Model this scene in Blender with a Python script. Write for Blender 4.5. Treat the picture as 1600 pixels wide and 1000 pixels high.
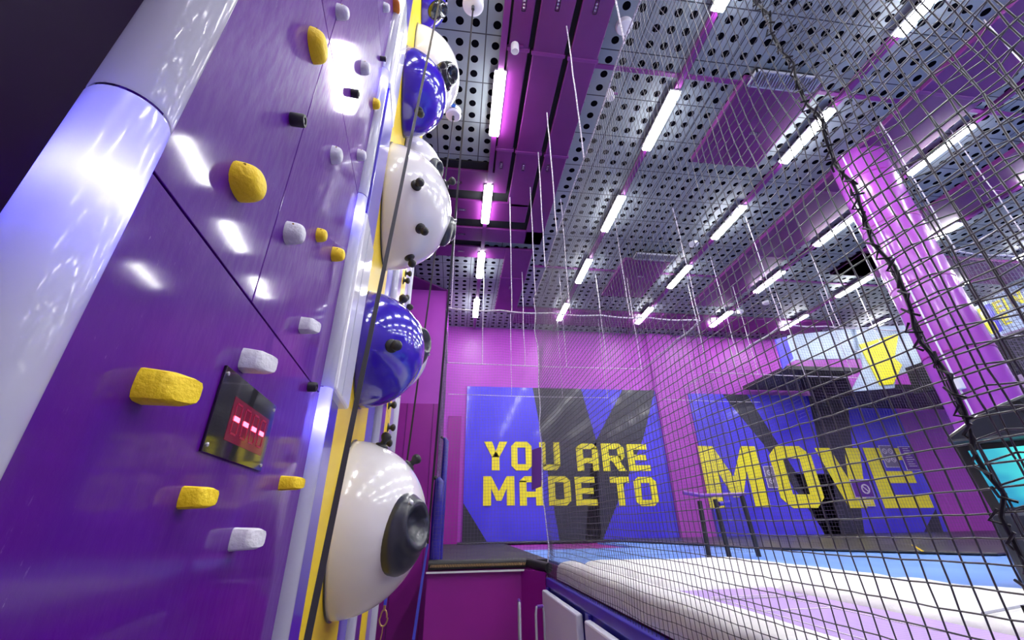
import bpy, bmesh, math, random
import numpy as np
from mathutils import Vector, Matrix
random.seed(7); rng = np.random.default_rng(7)
for o in list(bpy.data.objects): bpy.data.objects.remove(o)
C = bpy.context.scene.collection
sc = bpy.context.scene

# ------------------------------------------------------------------ camera, world, exposure
FPX, PITCH, YAW, ROLL = 649.6, 26.207, 7.596, -0.975        # focal length in pixels of a 1600 px wide frame
def cam_rows():
    p, y, r = map(math.radians, (PITCH, YAW, ROLL))
    f = np.array([math.sin(y)*math.cos(p), math.cos(y)*math.cos(p), math.sin(p)])
    rt = np.array([math.cos(y), -math.sin(y), 0.0]); up = np.cross(rt, f)
    return np.array([math.cos(r)*rt+math.sin(r)*up, -math.sin(r)*rt+math.cos(r)*up, f])
RR = cam_rows()
cd = bpy.data.cameras.new('camera'); cd.sensor_width = 36; cd.lens = 36*FPX/1600; cd.clip_start = 0.02; cd.clip_end = 200
cam = bpy.data.objects.new('camera', cd); C.objects.link(cam)
cam.matrix_world = Matrix(((RR[0][0], RR[1][0], -RR[2][0], 0), (RR[0][1], RR[1][1], -RR[2][1], 0), (RR[0][2], RR[1][2], -RR[2][2], 0), (0, 0, 0, 1)))
sc.camera = cam
def ray(px, py): return RR.T @ np.array([(px-800)/FPX, -(py-500)/FPX, 1.0])
def at(px, py, ax, v):
    d = ray(px, py); return d*(v/d[ax])
w = bpy.data.worlds.new('world'); sc.world = w; w.use_nodes = True
w.node_tree.nodes['Background'].inputs[0].default_value = (0.30, 0.22, 0.42, 1)
w.node_tree.nodes['Background'].inputs[1].default_value = 0.5
sc.view_settings.view_transform = 'Standard'; sc.view_settings.look = 'None'
sc.view_settings.exposure = 1.75; sc.view_settings.gamma = 1.0; sc.view_settings.use_curve_mapping = False
TUBE_POWER = 26.0
sc.cycles.max_bounces = 8; sc.cycles.sample_clamp_indirect = 6.0
FLOOR, CEIL, DECK = -2.1, 6.0, -0.44

# ------------------------------------------------------------------ materials
def lin(c): return tuple((v/255/12.92 if v/255 <= 0.04045 else ((v/255+0.055)/1.055)**2.4) for v in c)+(1,)
MATS = {}
def mat(name, col, rough=0.5, coat=0.0, metal=0.0, emit=0.0, spec=0.5, ecol=None):
    m = bpy.data.materials.new(name); m.use_nodes = True; MATS[name] = m
    b = m.node_tree.nodes['Principled BSDF']
    b.inputs['Base Color'].default_value = lin(col); b.inputs['Roughness'].default_value = rough
    b.inputs['Coat Weight'].default_value = coat; b.inputs['Coat Roughness'].default_value = 0.08
    b.inputs['Metallic'].default_value = metal; b.inputs['Specular IOR Level'].default_value = spec
    if emit:
        b.inputs['Emission Color'].default_value = lin(ecol or col); b.inputs['Emission Strength'].default_value = emit
    return m
class NT:
    def __init__(s, m): s.t = m.node_tree; s.b = s.t.nodes['Principled BSDF']
    def n(s, ty, **k):
        x = s.t.nodes.new(ty)
        for a, v in k.items(): setattr(x, a, v)
        return x
    def l(s, a, b): s.t.links.new(a, b)
    def math(s, op, a, b=None, c=None):
        x = s.n('ShaderNodeMath', operation=op)
        for i, v in enumerate((a, b, c)):
            if v is None: continue
            if isinstance(v, (int, float)): x.inputs[i].default_value = v
            else: s.l(v, x.inputs[i])
        return x.outputs[0]
    def coords(s, scale=(1, 1, 1)):
        t = s.n('ShaderNodeTexCoord'); mp = s.n('ShaderNodeMapping'); mp.inputs['Scale'].default_value = scale
        s.l(t.outputs['Object'], mp.inputs[0]); return mp.outputs[0]
    def noise(s, vec, scale, detail=3, rough=0.5):
        x = s.n('ShaderNodeTexNoise'); x.inputs['Scale'].default_value = scale; x.inputs['Detail'].default_value = detail
        x.inputs['Roughness'].default_value = rough; s.l(vec, x.inputs['Vector']); return x.outputs[0]
    def ramp(s, fac, lo, hi, a=0.0, b=1.0):
        x = s.n('ShaderNodeMapRange'); x.inputs[1].default_value = lo; x.inputs[2].default_value = hi
        x.inputs[3].default_value = a; x.inputs[4].default_value = b; s.l(fac, x.inputs[0]); return x.outputs[0]
    def mix(s, fac, a, b):
        x = s.n('ShaderNodeMix', data_type='RGBA')
        if isinstance(fac, (int, float)): x.inputs[0].default_value = fac
        else: s.l(fac, x.inputs[0])
        for i, v in ((6, a), (7, b)):
            if isinstance(v, tuple): x.inputs[i].default_value = v
            else: s.l(v, x.inputs[i])
        return x.outputs[2]
    def bump(s, h, strength, dist=0.01):
        x = s.n('ShaderNodeBump'); x.inputs['Strength'].default_value = strength; x.inputs['Distance'].default_value = dist
        s.l(h, x.inputs['Height']); s.l(x.outputs[0], s.b.inputs['Normal'])
def mottled(name, c1, c2, scale=3.0, rough=0.5, bump=0.0, **k):
    m = mat(name, c1, rough, **k); t = NT(m); v = t.coords()
    f = t.ramp(t.noise(v, scale, 4), 0.35, 0.65)
    t.l(t.mix(f, lin(c1), lin(c2)), t.b.inputs['Base Color'])
    if bump: t.bump(t.noise(v, scale*14, 3), bump)
    return m

M_purple = mottled('painted_purple_wall', (172, 66, 184), (164, 58, 178), 1.2, 0.42)
M_lilac = mottled('pale_lilac_wall', (170, 150, 186), (164, 142, 180), 1.2, 0.5)
M_magenta = mottled('magenta_wall_board', (146, 24, 142), (138, 20, 136), 1.5, 0.4)
M_dark = mottled('dark_violet_wall', (38, 3, 60), (34, 2, 54), 1.0, 0.35)
M_duct = mottled('painted_purple_duct', (108, 30, 112), (98, 24, 102), 1.5, 0.45)
M_rail = mat('purple_rail', (116, 36, 122), 0.5)
M_void = mat('dark_void', (14, 12, 22), 0.9)
M_floor = mottled('grey_floor', (150, 146, 156), (140, 136, 148), 2.0, 0.5)
M_white = mat('white_gloss_plastic', (226, 226, 232), 0.22, coat=0.5)
M_whiteS = mat('white_satin', (222, 222, 226), 0.4)
M_yellow = mottled('yellow_wall_panel', (240, 208, 10), (232, 198, 6), 2.0, 0.4, coat=0.1, spec=0.25)
M_blue = mat('blue_violet_gloss', (62, 34, 178), 0.3, coat=0.4)
M_violet = mat('violet_panel', (104, 44, 160), 0.3, coat=0.4)
M_black = mat('black_rubber', (34, 34, 38), 0.5)
M_char = mat('charcoal_plastic', (44, 48, 58), 0.32, coat=0.3)
M_steel = mat('brushed_steel', (200, 200, 206), 0.28, metal=1.0)
M_net = mat('dark_net_cord', (60, 58, 64), 0.4, spec=0.9)
M_net2 = mat('fine_net_cord', (96, 84, 110), 0.5)
M_rope = mottled('white_braided_rope', (226, 222, 228), (150, 140, 160), 60, 0.6)
M_tube = mat('lamp_diffuser', (255, 255, 255), 0.5, emit=TUBE_POWER)
M_label = mat('white_ink', (214, 206, 220), 0.6)
M_vent = mat('grey_vent', (166, 168, 180), 0.5)

def perforated():
    m = mat('perforated_grey_tile', (118, 118, 134), 0.55); t = NT(m)
    tc = t.n('ShaderNodeTexCoord'); sp = t.n('ShaderNodeSeparateXYZ'); t.l(tc.outputs['Object'], sp.inputs[0])
    def axis(o, org, pitch):
        f = t.math('FRACT', t.math('DIVIDE', t.math('SUBTRACT', o, org), pitch))
        a = t.math('MULTIPLY', f, pitch)
        q = t.math('FRACT', t.math('ADD', t.math('DIVIDE', t.math('SUBTRACT', a, 0.142), 0.215), 0.5))
        dd = t.math('MULTIPLY', t.math('SUBTRACT', q, 0.5), 0.215)
        e = t.math('MINIMUM', a, t.math('SUBTRACT', pitch, a))
        return dd, e
    dx, ex = axis(sp.outputs[0], 0.16, 0.715); dy, ey = axis(sp.outputs[1], 3.38, 0.703)
    r = t.math('SQRT', t.math('ADD', t.math('MULTIPLY', dx, dx), t.math('MULTIPLY', dy, dy)))
    hole = t.math('LESS_THAN', r, 0.054)
    seam = t.math('LESS_THAN', t.math('MINIMUM', ex, ey), 0.008)
    nz = t.noise(t.coords(), 0.9, 3)
    base = t.mix(t.ramp(nz, 0.3, 0.7), lin((136, 144, 150)), lin((118, 126, 134)))
    c1 = t.mix(seam, base, lin((34, 34, 44))); c2 = t.mix(hole, c1, lin((8, 8, 14)))
    t.l(c2, t.b.inputs['Base Color']); t.l(t.mix(hole, (0.5, 0.5, 0.5, 1), (0, 0, 0, 1)), t.b.inputs['Specular IOR Level'])
    return m
M_perf = perforated()

def scratched():
    m = mat('scratched_purple_panel', (92, 8, 150), 0.45, coat=0.6); t = NT(m)
    t.b.inputs['Coat Roughness'].default_value = 0.08; t.b.inputs['Coat IOR'].default_value = 1.5; t.b.inputs['Specular IOR Level'].default_value = 0.12
    v1 = t.coords((60, 60, 12)); v2 = t.coords((1, 1, 1)); v3 = t.coords((150, 150, 34))
    s1 = t.ramp(t.noise(v1, 1.0, 6, 0.7), 0.655, 0.74); s3 = t.ramp(t.noise(v3, 1.0, 5, 0.7), 0.67, 0.74)
    patch = t.ramp(t.noise(v2, 2.6, 3), 0.50, 0.66)
    s = t.math('MULTIPLY', t.math('MAXIMUM', s1, s3), t.math('ADD', t.math('MULTIPLY', patch, 0.8), 0.08))
    base = t.mix(t.ramp(t.noise(v2, 1.3, 3), 0.35, 0.65), lin((92, 4, 138)), lin((78, 3, 130)))
    t.l(t.mix(t.math('MULTIPLY', s, 0.6), base, lin((206, 180, 226))), t.b.inputs['Base Color'])
    t.l(t.ramp(t.noise(v1, 1.2, 4), 0.35, 0.7, 0.4, 0.55), t.b.inputs['Roughness'])
    t.bump(t.noise(t.coords((30, 30, 20)), 3.0, 4, 0.6), 0.13, 0.004)
    return m
M_panel = scratched()

def hold_mat(name, c1, c2):
    m = mottled(name, c1, c2, 8.0, 0.55, bump=0.25); return m
M_hyel = hold_mat('yellow_hold_resin', (255, 222, 16), (246, 208, 8))
M_hwht = hold_mat('white_hold_resin', (226, 226, 230), (202, 204, 210))
M_hor = hold_mat('orange_hold_resin', (232, 140, 40), (220, 124, 30))

def translucent(name, col, s):
    m = bpy.data.materials.new(name); m.use_nodes = True; nt = m.node_tree
    b = nt.nodes['Principled BSDF']; b.inputs['Base Color'].default_value = lin(col); b.inputs['Roughness'].default_value = 0.25
    b.inputs['Coat Weight'].default_value = 0.4; b.inputs['Coat Roughness'].default_value = 0.05
    tr = nt.nodes.new('ShaderNodeBsdfTranslucent'); tr.inputs[0].default_value = lin(col)
    mx = nt.nodes.new('ShaderNodeMixShader'); mx.inputs[0].default_value = s
    nt.links.new(b.outputs[0], mx.inputs[1]); nt.links.new(tr.outputs[0], mx.inputs[2])
    nt.links.new(mx.outputs[0], nt.nodes['Material Output'].inputs[0]); return m
M_trans = translucent('frosted_tube', (214, 214, 226), 0.42)

# ------------------------------------------------------------------ mesh helpers
class MB:
    def __init__(s): s.v = []; s.f = []
    def add(s, vs, fs):
        k = len(s.v); s.v += [tuple(map(float, p)) for p in vs]; s.f += [tuple(i+k for i in f) for f in fs]; return s
    def box(s, x0, y0, z0, x1, y1, z1):
        return s.hexa([(x0, y0, z0), (x1, y0, z0), (x1, y1, z0), (x0, y1, z0)], [(x0, y0, z1), (x1, y0, z1), (x1, y1, z1), (x0, y1, z1)])
    def hexa(s, a, b):
        n = len(a); return s.add(list(a)+list(b), [tuple(range(n))[::-1], tuple(range(n, 2*n))]+[(i, (i+1) % n, n+(i+1) % n, n+i) for i in range(n)])
    def prism(s, poly, depth):        # poly: 3-D outline, depth: 3-D offset
        d = np.array(depth, float); return s.hexa([np.array(p, float) for p in poly], [np.array(p, float)+d for p in poly])
    def tube(s, pts, r, n=8, cap=True, r2=None):
        pts = [np.array(p, float) for p in pts]; k = len(pts); vs = []; fs = []
        rs = r if isinstance(r, (list, tuple)) else [r]*k
        for i, p in enumerate(pts):
            t = pts[min(i+1, k-1)]-pts[max(i-1, 0)]; t = t/(np.linalg.norm(t)+1e-12)
            a = np.array([0, 0, 1.0]) if abs(t[2]) < 0.9 else np.array([0, 1.0, 0])
            if i and abs(np.dot(u_, t)) < 0.95: uu = u_-t*np.dot(u_, t)
            else: uu = np.cross(t, a)
            u_ = uu/np.linalg.norm(uu); v_ = np.cross(t, u_)
            for j in range(n):
                q = 2*math.pi*j/n; vs.append(p+rs[i]*(math.cos(q)*u_+math.sin(q)*v_))
        for i in range(k-1):
            for j in range(n): fs.append((i*n+j, i*n+(j+1) % n, (i+1)*n+(j+1) % n, (i+1)*n+j))
        if cap: fs += [tuple(range(n))[::-1], tuple(range((k-1)*n, k*n))]
        return s.add(vs, fs)
    def lathe(s, org, axis, prof, n=32, flat=None):    # prof: list of (radius, height along axis)
        ax = np.array(axis, float); ax /= np.linalg.norm(ax); a = np.array([0, 0, 1.0]) if abs(ax[2]) < 0.9 else np.array([1.0, 0, 0])
        u = np.cross(ax, a); u /= np.linalg.norm(u); v = np.cross(ax, u); org = np.array(org, float); vs = []; fs = []
        for r, h in prof:
            for j in range(n):
                q = 2*math.pi*j/n; vs.append(org+ax*h+r*(math.cos(q)*u+math.sin(q)*v))
        for i in range(len(prof)-1):
            for j in range(n): fs.append((i*n+j, i*n+(j+1) % n, (i+1)*n+(j+1) % n, (i+1)*n+j))
        fs += [tuple(range(n))[::-1], tuple(range((len(prof)-1)*n, len(prof)*n))]
        return s.add(vs, fs)
    def build(s, name, m, parent=None, smooth=False, bevel=0, sub=0, origin=True, sharp=40):
        me = bpy.data.meshes.new(name); v = np.array(s.v)
        if parent is not None: off = np.array(parent.matrix_basis.translation) + (np.array(parent.parent.matrix_basis.translation) if parent.parent else 0)
        elif origin: lo, hi = v.min(0), v.max(0); off = np.array([(lo[0]+hi[0])/2, (lo[1]+hi[1])/2, lo[2]])
        else: off = np.zeros(3)
        me.from_pydata((v-off).tolist(), [], s.f); me.materials.append(m)
        bm = bmesh.new(); bm.from_mesh(me); bmesh.ops.recalc_face_normals(bm, faces=bm.faces); bm.to_mesh(me); bm.free()
        o = bpy.data.objects.new(name, me); C.objects.link(o)
        if parent is not None: o.parent = parent
        else: o.location = off
        if bevel:
            b = o.modifiers.new('bevel', 'BEVEL'); b.width = bevel; b.segments = 2; b.limit_method = 'ANGLE'; b.angle_limit = math.radians(30)
        if sub:
            b = o.modifiers.new('sub', 'SUBSURF'); b.levels = sub; b.render_levels = sub
        if smooth:
            me.shade_smooth()
            if sharp: me.set_sharp_from_angle(angle=math.radians(sharp))
        return o
def tag(o, label=None, cat=None, group=None, kind=None):
    if label: o['label'] = label
    if cat: o['category'] = cat
    if group: o['group'] = group
    if kind: o['kind'] = kind
    return o
def thing(name, loc, label, cat, group=None):
    o = bpy.data.objects.new(name, None); C.objects.link(o); o.location = tuple(map(float, loc)); o.empty_display_size = 0.1
    return tag(o, label, cat, group)
def struct(name, mb, m, **k): return tag(mb.build(name, m, origin=False, **k), kind='structure')
def copy_tree(o, parent=None):
    c = o.copy(); C.objects.link(c); c.parent = parent
    for ch in [x for x in bpy.data.objects if x.parent is o]: copy_tree(ch, c)
    return c

# ------------------------------------------------------------------ room shell
XL, XR, YB, YF = -2.2, 19.0, -6.0, 12.8
struct('floor', MB().box(XL, YB, FLOOR-0.1, XR, YF, FLOOR), M_floor)
struct('ceiling', MB().box(XL, YB, CEIL+0.02, XR, YF+0.3, CEIL+0.12), M_perf)
struct('wall_far', MB().box(-0.44, YF, FLOOR, XR, YF+0.2, CEIL+0.02), M_purple)
struct('wall_far_left', MB().box(XL, 10.35, 2.72, -0.44, 10.6, CEIL+0.02), M_purple)
struct('wall_far_left_lower', MB().box(XL, 10.33, FLOOR, -0.44, 10.6, 2.72), M_magenta)
struct('wall_left', MB().box(XL-0.2, YB, FLOOR, XL, 10.6, CEIL+0.02), M_dark)
struct('wall_return', MB().box(-0.46, 10.5, FLOOR, -0.44, YF, CEIL+0.02), M_purple)
struct('wall_right', MB().box(XR, YB, FLOOR, XR+0.2, YF, CEIL+0.02), M_lilac)
struct('wall_back', MB().box(XL, YB-0.2, FLOOR, XR, YB, CEIL+0.02), M_lilac)
struct('trim_1', MB().box(-0.445, 10.31, FLOOR, -0.425, 10.34, CEIL), M_magenta)
struct('trim_2', MB().box(-0.30, YF-0.03, DECK, 0.10, YF, 3.0), M_magenta)
# ceiling corner board cut on the diagonal above the far left wall
struct('ceiling_corner_board', MB().prism([(XL, 9.0, 5.97), (-1.36, 9.65, 5.97), (-0.40, 10.40, 5.97), (XL, 10.40, 5.97)], (0, 0, 0.04)), M_duct)
# pilaster between the two murals, and seams of the wall boards
struct('trim_3', MB().box(6.46, YF-0.12, DECK, 7.40, YF, CEIL), M_purple)
for i, x in enumerate((-1.75, -1.25, -0.62)):
    struct('trim_%d' % (4+i), MB().box(x, 10.322, FLOOR, x+0.008, 10.33, 2.72), M_dark)

# ------------------------------------------------------------------ ceiling lights
def ceiling_light():
    t = thing('ceiling_light', (0, 0, 5.86), None, 'ceiling light', 'tube lights in rows under the perforated ceiling')
    m = MB(); m.box(-0.085, -0.56, 5.898, 0.085, 0.56, 5.93); m.build('housing', M_whiteS, t)
    MB().box(-0.075, -0.55, 5.86, 0.075, 0.55, 5.898).build('diffuser', M_tube, t, bevel=0.012)
    return t
cl0 = ceiling_light(); rows = (0.41, 3.16, 5.86, 8.54, 11.21, 14.3, 17.0)
rown = ('first row from the climbing wall', 'second row from the climbing wall', 'third row from the climbing wall', 'fourth row from the climbing wall', 'fifth row, behind the round column', 'row far right behind the round column', 'row nearest the right wall')
ys = (-4.59, -2.32, -0.04, 2.18, 4.45, 6.78, 9.07, 11.44)
yn = {2.18: 'nearest the camera', 4.45: 'second from the camera', 6.78: 'third from the camera', 9.07: 'fourth from the camera', 11.44: 'last one before the mural wall'}
first = True
for i, x in enumerate(rows):
    for j, y in enumerate(ys):
        if j < 3 and i > 4: continue
        if y == 2.18 and i != 2 and i != 1: lab = None
        c = cl0 if first else copy_tree(cl0); first = False
        c.location = (x*0.977, y*0.977, 5.86)
        c['label'] = 'tube light, %s, %s' % (rown[i], yn.get(y, 'number %d behind the camera' % (3-j)))
for i, x in enumerate(rows[:5]):
    tag(MB().box(x*0.985-0.042, -5.8, 5.931 if i else 5.90, x*0.985+0.042, 12.7, 6.02 if i else 5.927).build('light_rail', M_rail),
        'purple ceiling rail carrying the %s row of tube lights' % ('first', 'second', 'third', 'fourth', 'fifth')[i], 'rail', 'purple rails under the ceiling')
for n, y in enumerate((3.62, 8.9)):
    tag(MB().box(1.75, y-0.03, 5.99, 12, y+0.03, 6.02).build('cross_rail', M_rail),
        ('thin purple crossing rail over the near end of the net', 'thin purple crossing rail near the far ceiling ducts')[n], 'rail')

# ------------------------------------------------------------------ air ducts
def duct(label, boxes, joints=(), marks=()):
    b = np.array([q for bx in boxes for q in (bx[:2], bx[2:])]); t = thing('air_duct', ((b[:, 0].min()+b[:, 0].max())/2, (b[:, 1].min()+b[:, 1].max())/2, 5.92), label, 'air duct')
    m = MB()
    kz = 5.93/5.8
    for x0, y0, x1, y1 in boxes: m.box(x0*kz, y0*kz, 5.93, x1*kz, y1*kz, 5.984 if boxes[-1][0] < 0 or 'short' in label else 6.02)
    db = m.build('duct_body', M_duct, t, bevel=0.012)
    for x0, y0, x1, y1 in joints: MB().box(x0*kz, y0*kz, 5.922, x1*kz, y1*kz, 6.0).build('flange', M_rail, t, bevel=0.005)
    for x, y, a in marks:
        k = MB(); L, Wd = (0.05, 0.16) if a else (0.16, 0.05); x *= kz; y *= kz
        for q in (-1, 1):
            k.box(x-L/2, y-Wd/2, 5.924, x-L/2+0.006, y+Wd/2, 5.93); k.box(x+L/2-0.006, y-Wd/2, 5.924, x+L/2, y+Wd/2, 5.93)
            k.box(x-L/2, y-Wd/2, 5.924, x+L/2, y-Wd/2+0.006, 5.93); k.box(x-L/2, y+Wd/2-0.006, 5.924, x+L/2, y+Wd/2, 5.93)
        for q in range(3):
            f = (q-1)*0.03
            if a: k.box(x-0.012, y+f*1.3-0.008, 5.924, x+0.012, y+f*1.3+0.006, 5.93)
            else: k.box(x+f*1.3-0.008, y-0.012, 5.924, x+f*1.3+0.006, y+0.012, 5.93)
        k.build('size_mark', M_label, db)
    return t
duct('purple duct nearest the climbing tower, turning left at its far end', [(0.47, -5.5, 0.74, 5.66), (-1.6, 5.64, 0.74, 6.15)], [(0.45, y, 0.76, y+0.05) for y in (3.38, 5.08)], [(0.60, 2.85, 1), (0.58, 5.45, 1), (-0.2, 5.95, 0)])
duct('middle purple duct of the three beside the first light row', [(0.81, -5.5, 1.24, 6.5), (-1.6, 6.42, 1.24, 6.98)], [(0.79, y, 1.26, y+0.05) for y in (3.40, 5.10)], [(1.02, 2.80, 1), (0.98, 5.45, 1), (-0.1, 6.7, 0)])
duct('outer purple duct of the three, beside the near edge of the net', [(1.32, -5.5, 1.72, 7.72), (-1.6, 7.26, 1.72, 7.72)], [(1.30, y, 1.74, y+0.05) for y in (3.42, 5.12)], [(1.50, 2.78, 1), (1.42, 5.42, 1), (-0.1, 7.5, 0)])
duct('short purple duct crossing left beyond the three long ducts', [(-1.6, 7.95, 0.95, 8.38), (0.95, 7.95, 1.6, 11.2)], [(0.93, 9.2, 1.62, 9.25)], [(1.25, 9.7, 1), (-0.1, 8.15, 0)])
duct('square purple duct behind the slatted vent over the net', [(3.96, 3.42, 5.22, 5.0)], [], [(4.7, 4.3, 0)])
duct('wide purple duct running towards the mural left of the round column', [(6.75, -2.0, 7.9, 10.2)], [(6.72, y, 7.93, y+0.05) for y in (1.2, 3.3, 5.4, 7.6)], [(7.3, 4.4, 1)])
duct('square purple duct behind the second slatted vent', [(3.9, 8.1, 5.1, 9.9)], [], [(4.6, 8.8, 0)])
duct('long purple duct lying across in front of the mural wall', [(1.6, 10.9, 12.2, 11.9)], [(x, 10.88, x+0.05, 11.92) for x in (3.8, 6.2, 9.0)], [])
duct('purple duct at the far right beyond the round column', [(9.6, 1.0, 10.6, 8.2), (9.6, 7.2, 15.0, 8.2)], [(9.58, y, 10.62, y+0.05) for y in (3.0, 5.0)], [])

tag(MB().box(0.45, -5.6, 5.985, 1.72, 7.6, 6.018).box(-1.7, 5.6, 5.985, 0.45, 8.6, 6.018).build('duct_gap_shade', M_void), 'dark sheet painted as shade in the gaps between the three long ducts', 'board')  # dark sheet added to paint the shade between the ducts
def vent(x, y, label):
    x *= 5.9/5.8; y *= 5.9/5.8
    t = thing('slatted_vent', (x, y, 5.90), label, 'vent', 'slatted ceiling vents')
    f = MB(); W_, D_ = 1.08, 0.25
    f.box(x, y, 5.90, x+W_, y+0.02, 5.95); f.box(x, y+D_-0.02, 5.90, x+W_, y+D_, 5.95); f.box(x, y, 5.90, x+0.02, y+D_, 5.95); f.box(x+W_-0.02, y, 5.90, x+W_, y+D_, 5.95)
    f.build('vent_frame', M_vent, t)
    s = MB()
    for i in range(24):
        q = x+0.035+i*0.043; s.prism([(q, y+0.02, 5.91), (q+0.018, y+0.02, 5.91), (q+0.058, y+D_-0.02, 5.91), (q+0.04, y+D_-0.02, 5.91)], (0, 0, 0.03))
    s.build('vent_slats', M_vent, t); MB().box(x+0.02, y+0.02, 5.945, x+W_-0.02, y+D_-0.02, 6.01).build('vent_box', M_void, t)
vent(4.06, 3.30, 'slatted grey vent at the front of the square duct over the near net')
vent(4.10, 7.82, 'slatted grey vent farther back, in front of the second square duct')
for x, y, z, lab in ((2.0, 3.05, 5.95, 'round white ceiling speaker set in a perforated tile above the net'), (5.45, 7.55, 5.95, 'round white ceiling disc between the second and third light rows'),
                  (8.75, 10.75, 5.93, 'small white round detector near the last lamps of the fourth row'), (9.2, 10.1, 5.93, 'small white round detector nearer the camera in the fourth row')):
    m = MB().lathe((x, y, z+0.07), (0, 0, -1), [(0.115, 0), (0.115, 0.03), (0.10, 0.06), (0.06, 0.075), (0.002, 0.08)], 24)
    tag(m.build('ceiling_speaker', M_whiteS, smooth=True), lab, 'ceiling speaker')
def spot(x, y, lab):
    t = thing('cylinder_detector', (x, y, 5.70), lab, 'detector')
    MB().lathe((x, y, 5.99), (0, 0, -1), [(0.03, 0), (0.03, 0.06), (0.055, 0.07), (0.055, 0.2), (0.045, 0.215), (0.002, 0.215)], 24).build('housing', M_whiteS, t, smooth=True)
    MB().box(x+0.02, y-0.01, 5.9, x+0.12, y+0.01, 5.93).build('bracket', M_rail, t)
spot(0.56, 3.42, 'small white cylinder hanging beside the nearest long duct')
spot(2.1, 3.95, 'small white cylinder hanging at the top edge of the near net')

# ------------------------------------------------------------------ round column
ca = math.radians(56.25); CX, CY = 8.62*math.sin(ca), 8.62*math.cos(ca)
col = thing('round_column', (CX, CY, FLOOR), 'tall round purple column on the right behind the netting', 'column')
MB().lathe((CX, CY, FLOOR), (0, 0, 1), [(0.395, 0), (0.395, CEIL-FLOOR)], 48).build('shaft', mat('glossy_purple_column', (160, 70, 178), 0.25, coat=0.5), col, smooth=True)
for z in (-0.2, 0.95, 2.1, 3.25, 4.4, 5.4): MB().lathe((CX, CY, z), (0, 0, 1), [(0.401, 0), (0.401, 0.02)], 48).build('seam_band', M_magenta, col, smooth=True)
dv = np.array([-CX, -CY])/8.62; px_ = CX+dv[0]*0.42-dv[1]*(-0.14); py_ = CY+dv[1]*0.42+dv[0]*(-0.14)
MB().tube([(px_, py_, -0.44), (px_, py_, 5.98)], 0.012, 8).build('conduit', M_whiteS, col, smooth=True)
bx = np.array([px_, py_, 1.62]); MB().box(bx[0]-0.05, bx[1]-0.06, 1.55, bx[0]+0.03, bx[1]+0.0, 1.72).build('junction_box', M_whiteS, col, bevel=0.008)

# ------------------------------------------------------------------ murals and lettering
YW = YF
def onwall(px, py, y=YW): return at(px, py, 1, y)
def plate(poly_px, y0, th, m, name, parent, mb=None):
    k = mb or MB(); k.prism([onwall(px, py, y0) for px, py in poly_px], (0, th, 0)); return k if mb else k.build(name, m, parent)
def mural_mat(name, c1, c2):
    m = mat(name, c1, 0.38, coat=0.25); t = NT(m); v = t.coords()
    t.l(t.mix(t.ramp(t.noise(v, 0.7, 2), 0.35, 0.65), lin(c1), lin(c2)), t.b.inputs['Base Color']); t.bump(t.noise(v, 60, 2), 0.2, 0.003); return m
M_mblue = mural_mat('mural_blue_violet', (78, 66, 230), (60, 46, 214)); M_mdark = mural_mat('mural_charcoal', (42, 44, 58), (34, 34, 44))
M_myel = mural_mat('mural_yellow', (246, 236, 30), (238, 226, 16))
def rectx(x0, x1, z0, z1, y0, y1): return MB().box(x0, y0, z0, x1, y1, z1)
# letters in a unit box, (0,0) bottom left
def ring(o, i): return [[o[k], o[(k+1) % len(o)], i[(k+1) % len(i)], i[k]] for k in range(len(o))]
def R4(a, b, c, d): return [(a, b), (c, b), (c, d), (a, d)]
T = 0.30; Hh = 0.21
LET = {
 'O': ring([(0.22, 0), (0.78, 0), (1, 0.16), (1, 0.84), (0.78, 1), (0.22, 1), (0, 0.84), (0, 0.16)], [(T, Hh), (1-T, Hh), (1-T, Hh), (1-T, 1-Hh), (1-T, 1-Hh), (T, 1-Hh), (T, 1-Hh), (T, Hh)]),
 'D': ring([(0, 0), (0.78, 0), (1, 0.16), (1, 0.84), (0.78, 1), (0, 1)], [(T, Hh), (1-T, Hh), (1-T, Hh), (1-T, 1-Hh), (1-T, 1-Hh), (T, 1-Hh)]),
 'U': [R4(0, 0.16, T, 1), R4(1-T, 0.16, 1, 1), [(0, 0.16), (0.22, 0), (0.78, 0), (1, 0.16), (1, Hh), (0, Hh)]],
 'A': [R4(0, 0, T, 0.84), R4(1-T, 0, 1, 0.84), [(0, 0.84), (0, 1-Hh), (1, 1-Hh), (1, 0.84), (0.78, 1), (0.22, 1)], R4(T, 0.28, 1-T, 0.47)],
 'E': [R4(0, 0.0, T, 1), R4(T, 0, 1, Hh), R4(T, 0.40, 0.86, 0.60), R4(T, 1-Hh, 0.95, 1)],
 'T': [R4(0, 1-Hh, 1, 1), R4(0.34, 0, 0.66, 1-Hh)],
 'R': [R4(0, 0, T, 1), R4(T, 1-Hh, 0.8, 1), [(1-T, 0.5), (1, 0.55), (1, 0.84), (0.8, 1), (1-T, 1-Hh)], R4(T, 0.36, 0.82, 0.55), [(0.82, 0.36), (1, 0.5), (1, 0.56), (0.7, 0.55)], [(0.42, 0.36), (0.68, 0), (1.02, 0), (0.76, 0.36)]],
 'M': [R4(0, 0, 0.25, 1), R4(0.75, 0, 1, 1), [(0.25, 1), (0.25, 0.58), (0.42, 0.16), (0.58, 0.16), (0.75, 0.58), (0.75, 1), (0.5, 0.48)]],
 'Y': [[(0, 1), (0.34, 1), (0.5, 0.66), (0.66, 0.46), (0.34, 0.46)], [(0.66, 1), (1, 1), (0.66, 0.46), (0.36, 0.46), (0.5, 0.66)], R4(0.34, 0, 0.66, 0.47)],
 'V': [[(0, 1), (0.33, 1), (0.53, 0.42), (0.5, 0), (0.33, 0)], [(0.67, 1), (1, 1), (0.70, 0), (0.5, 0), (0.5, 0.42)]],
}
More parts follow.
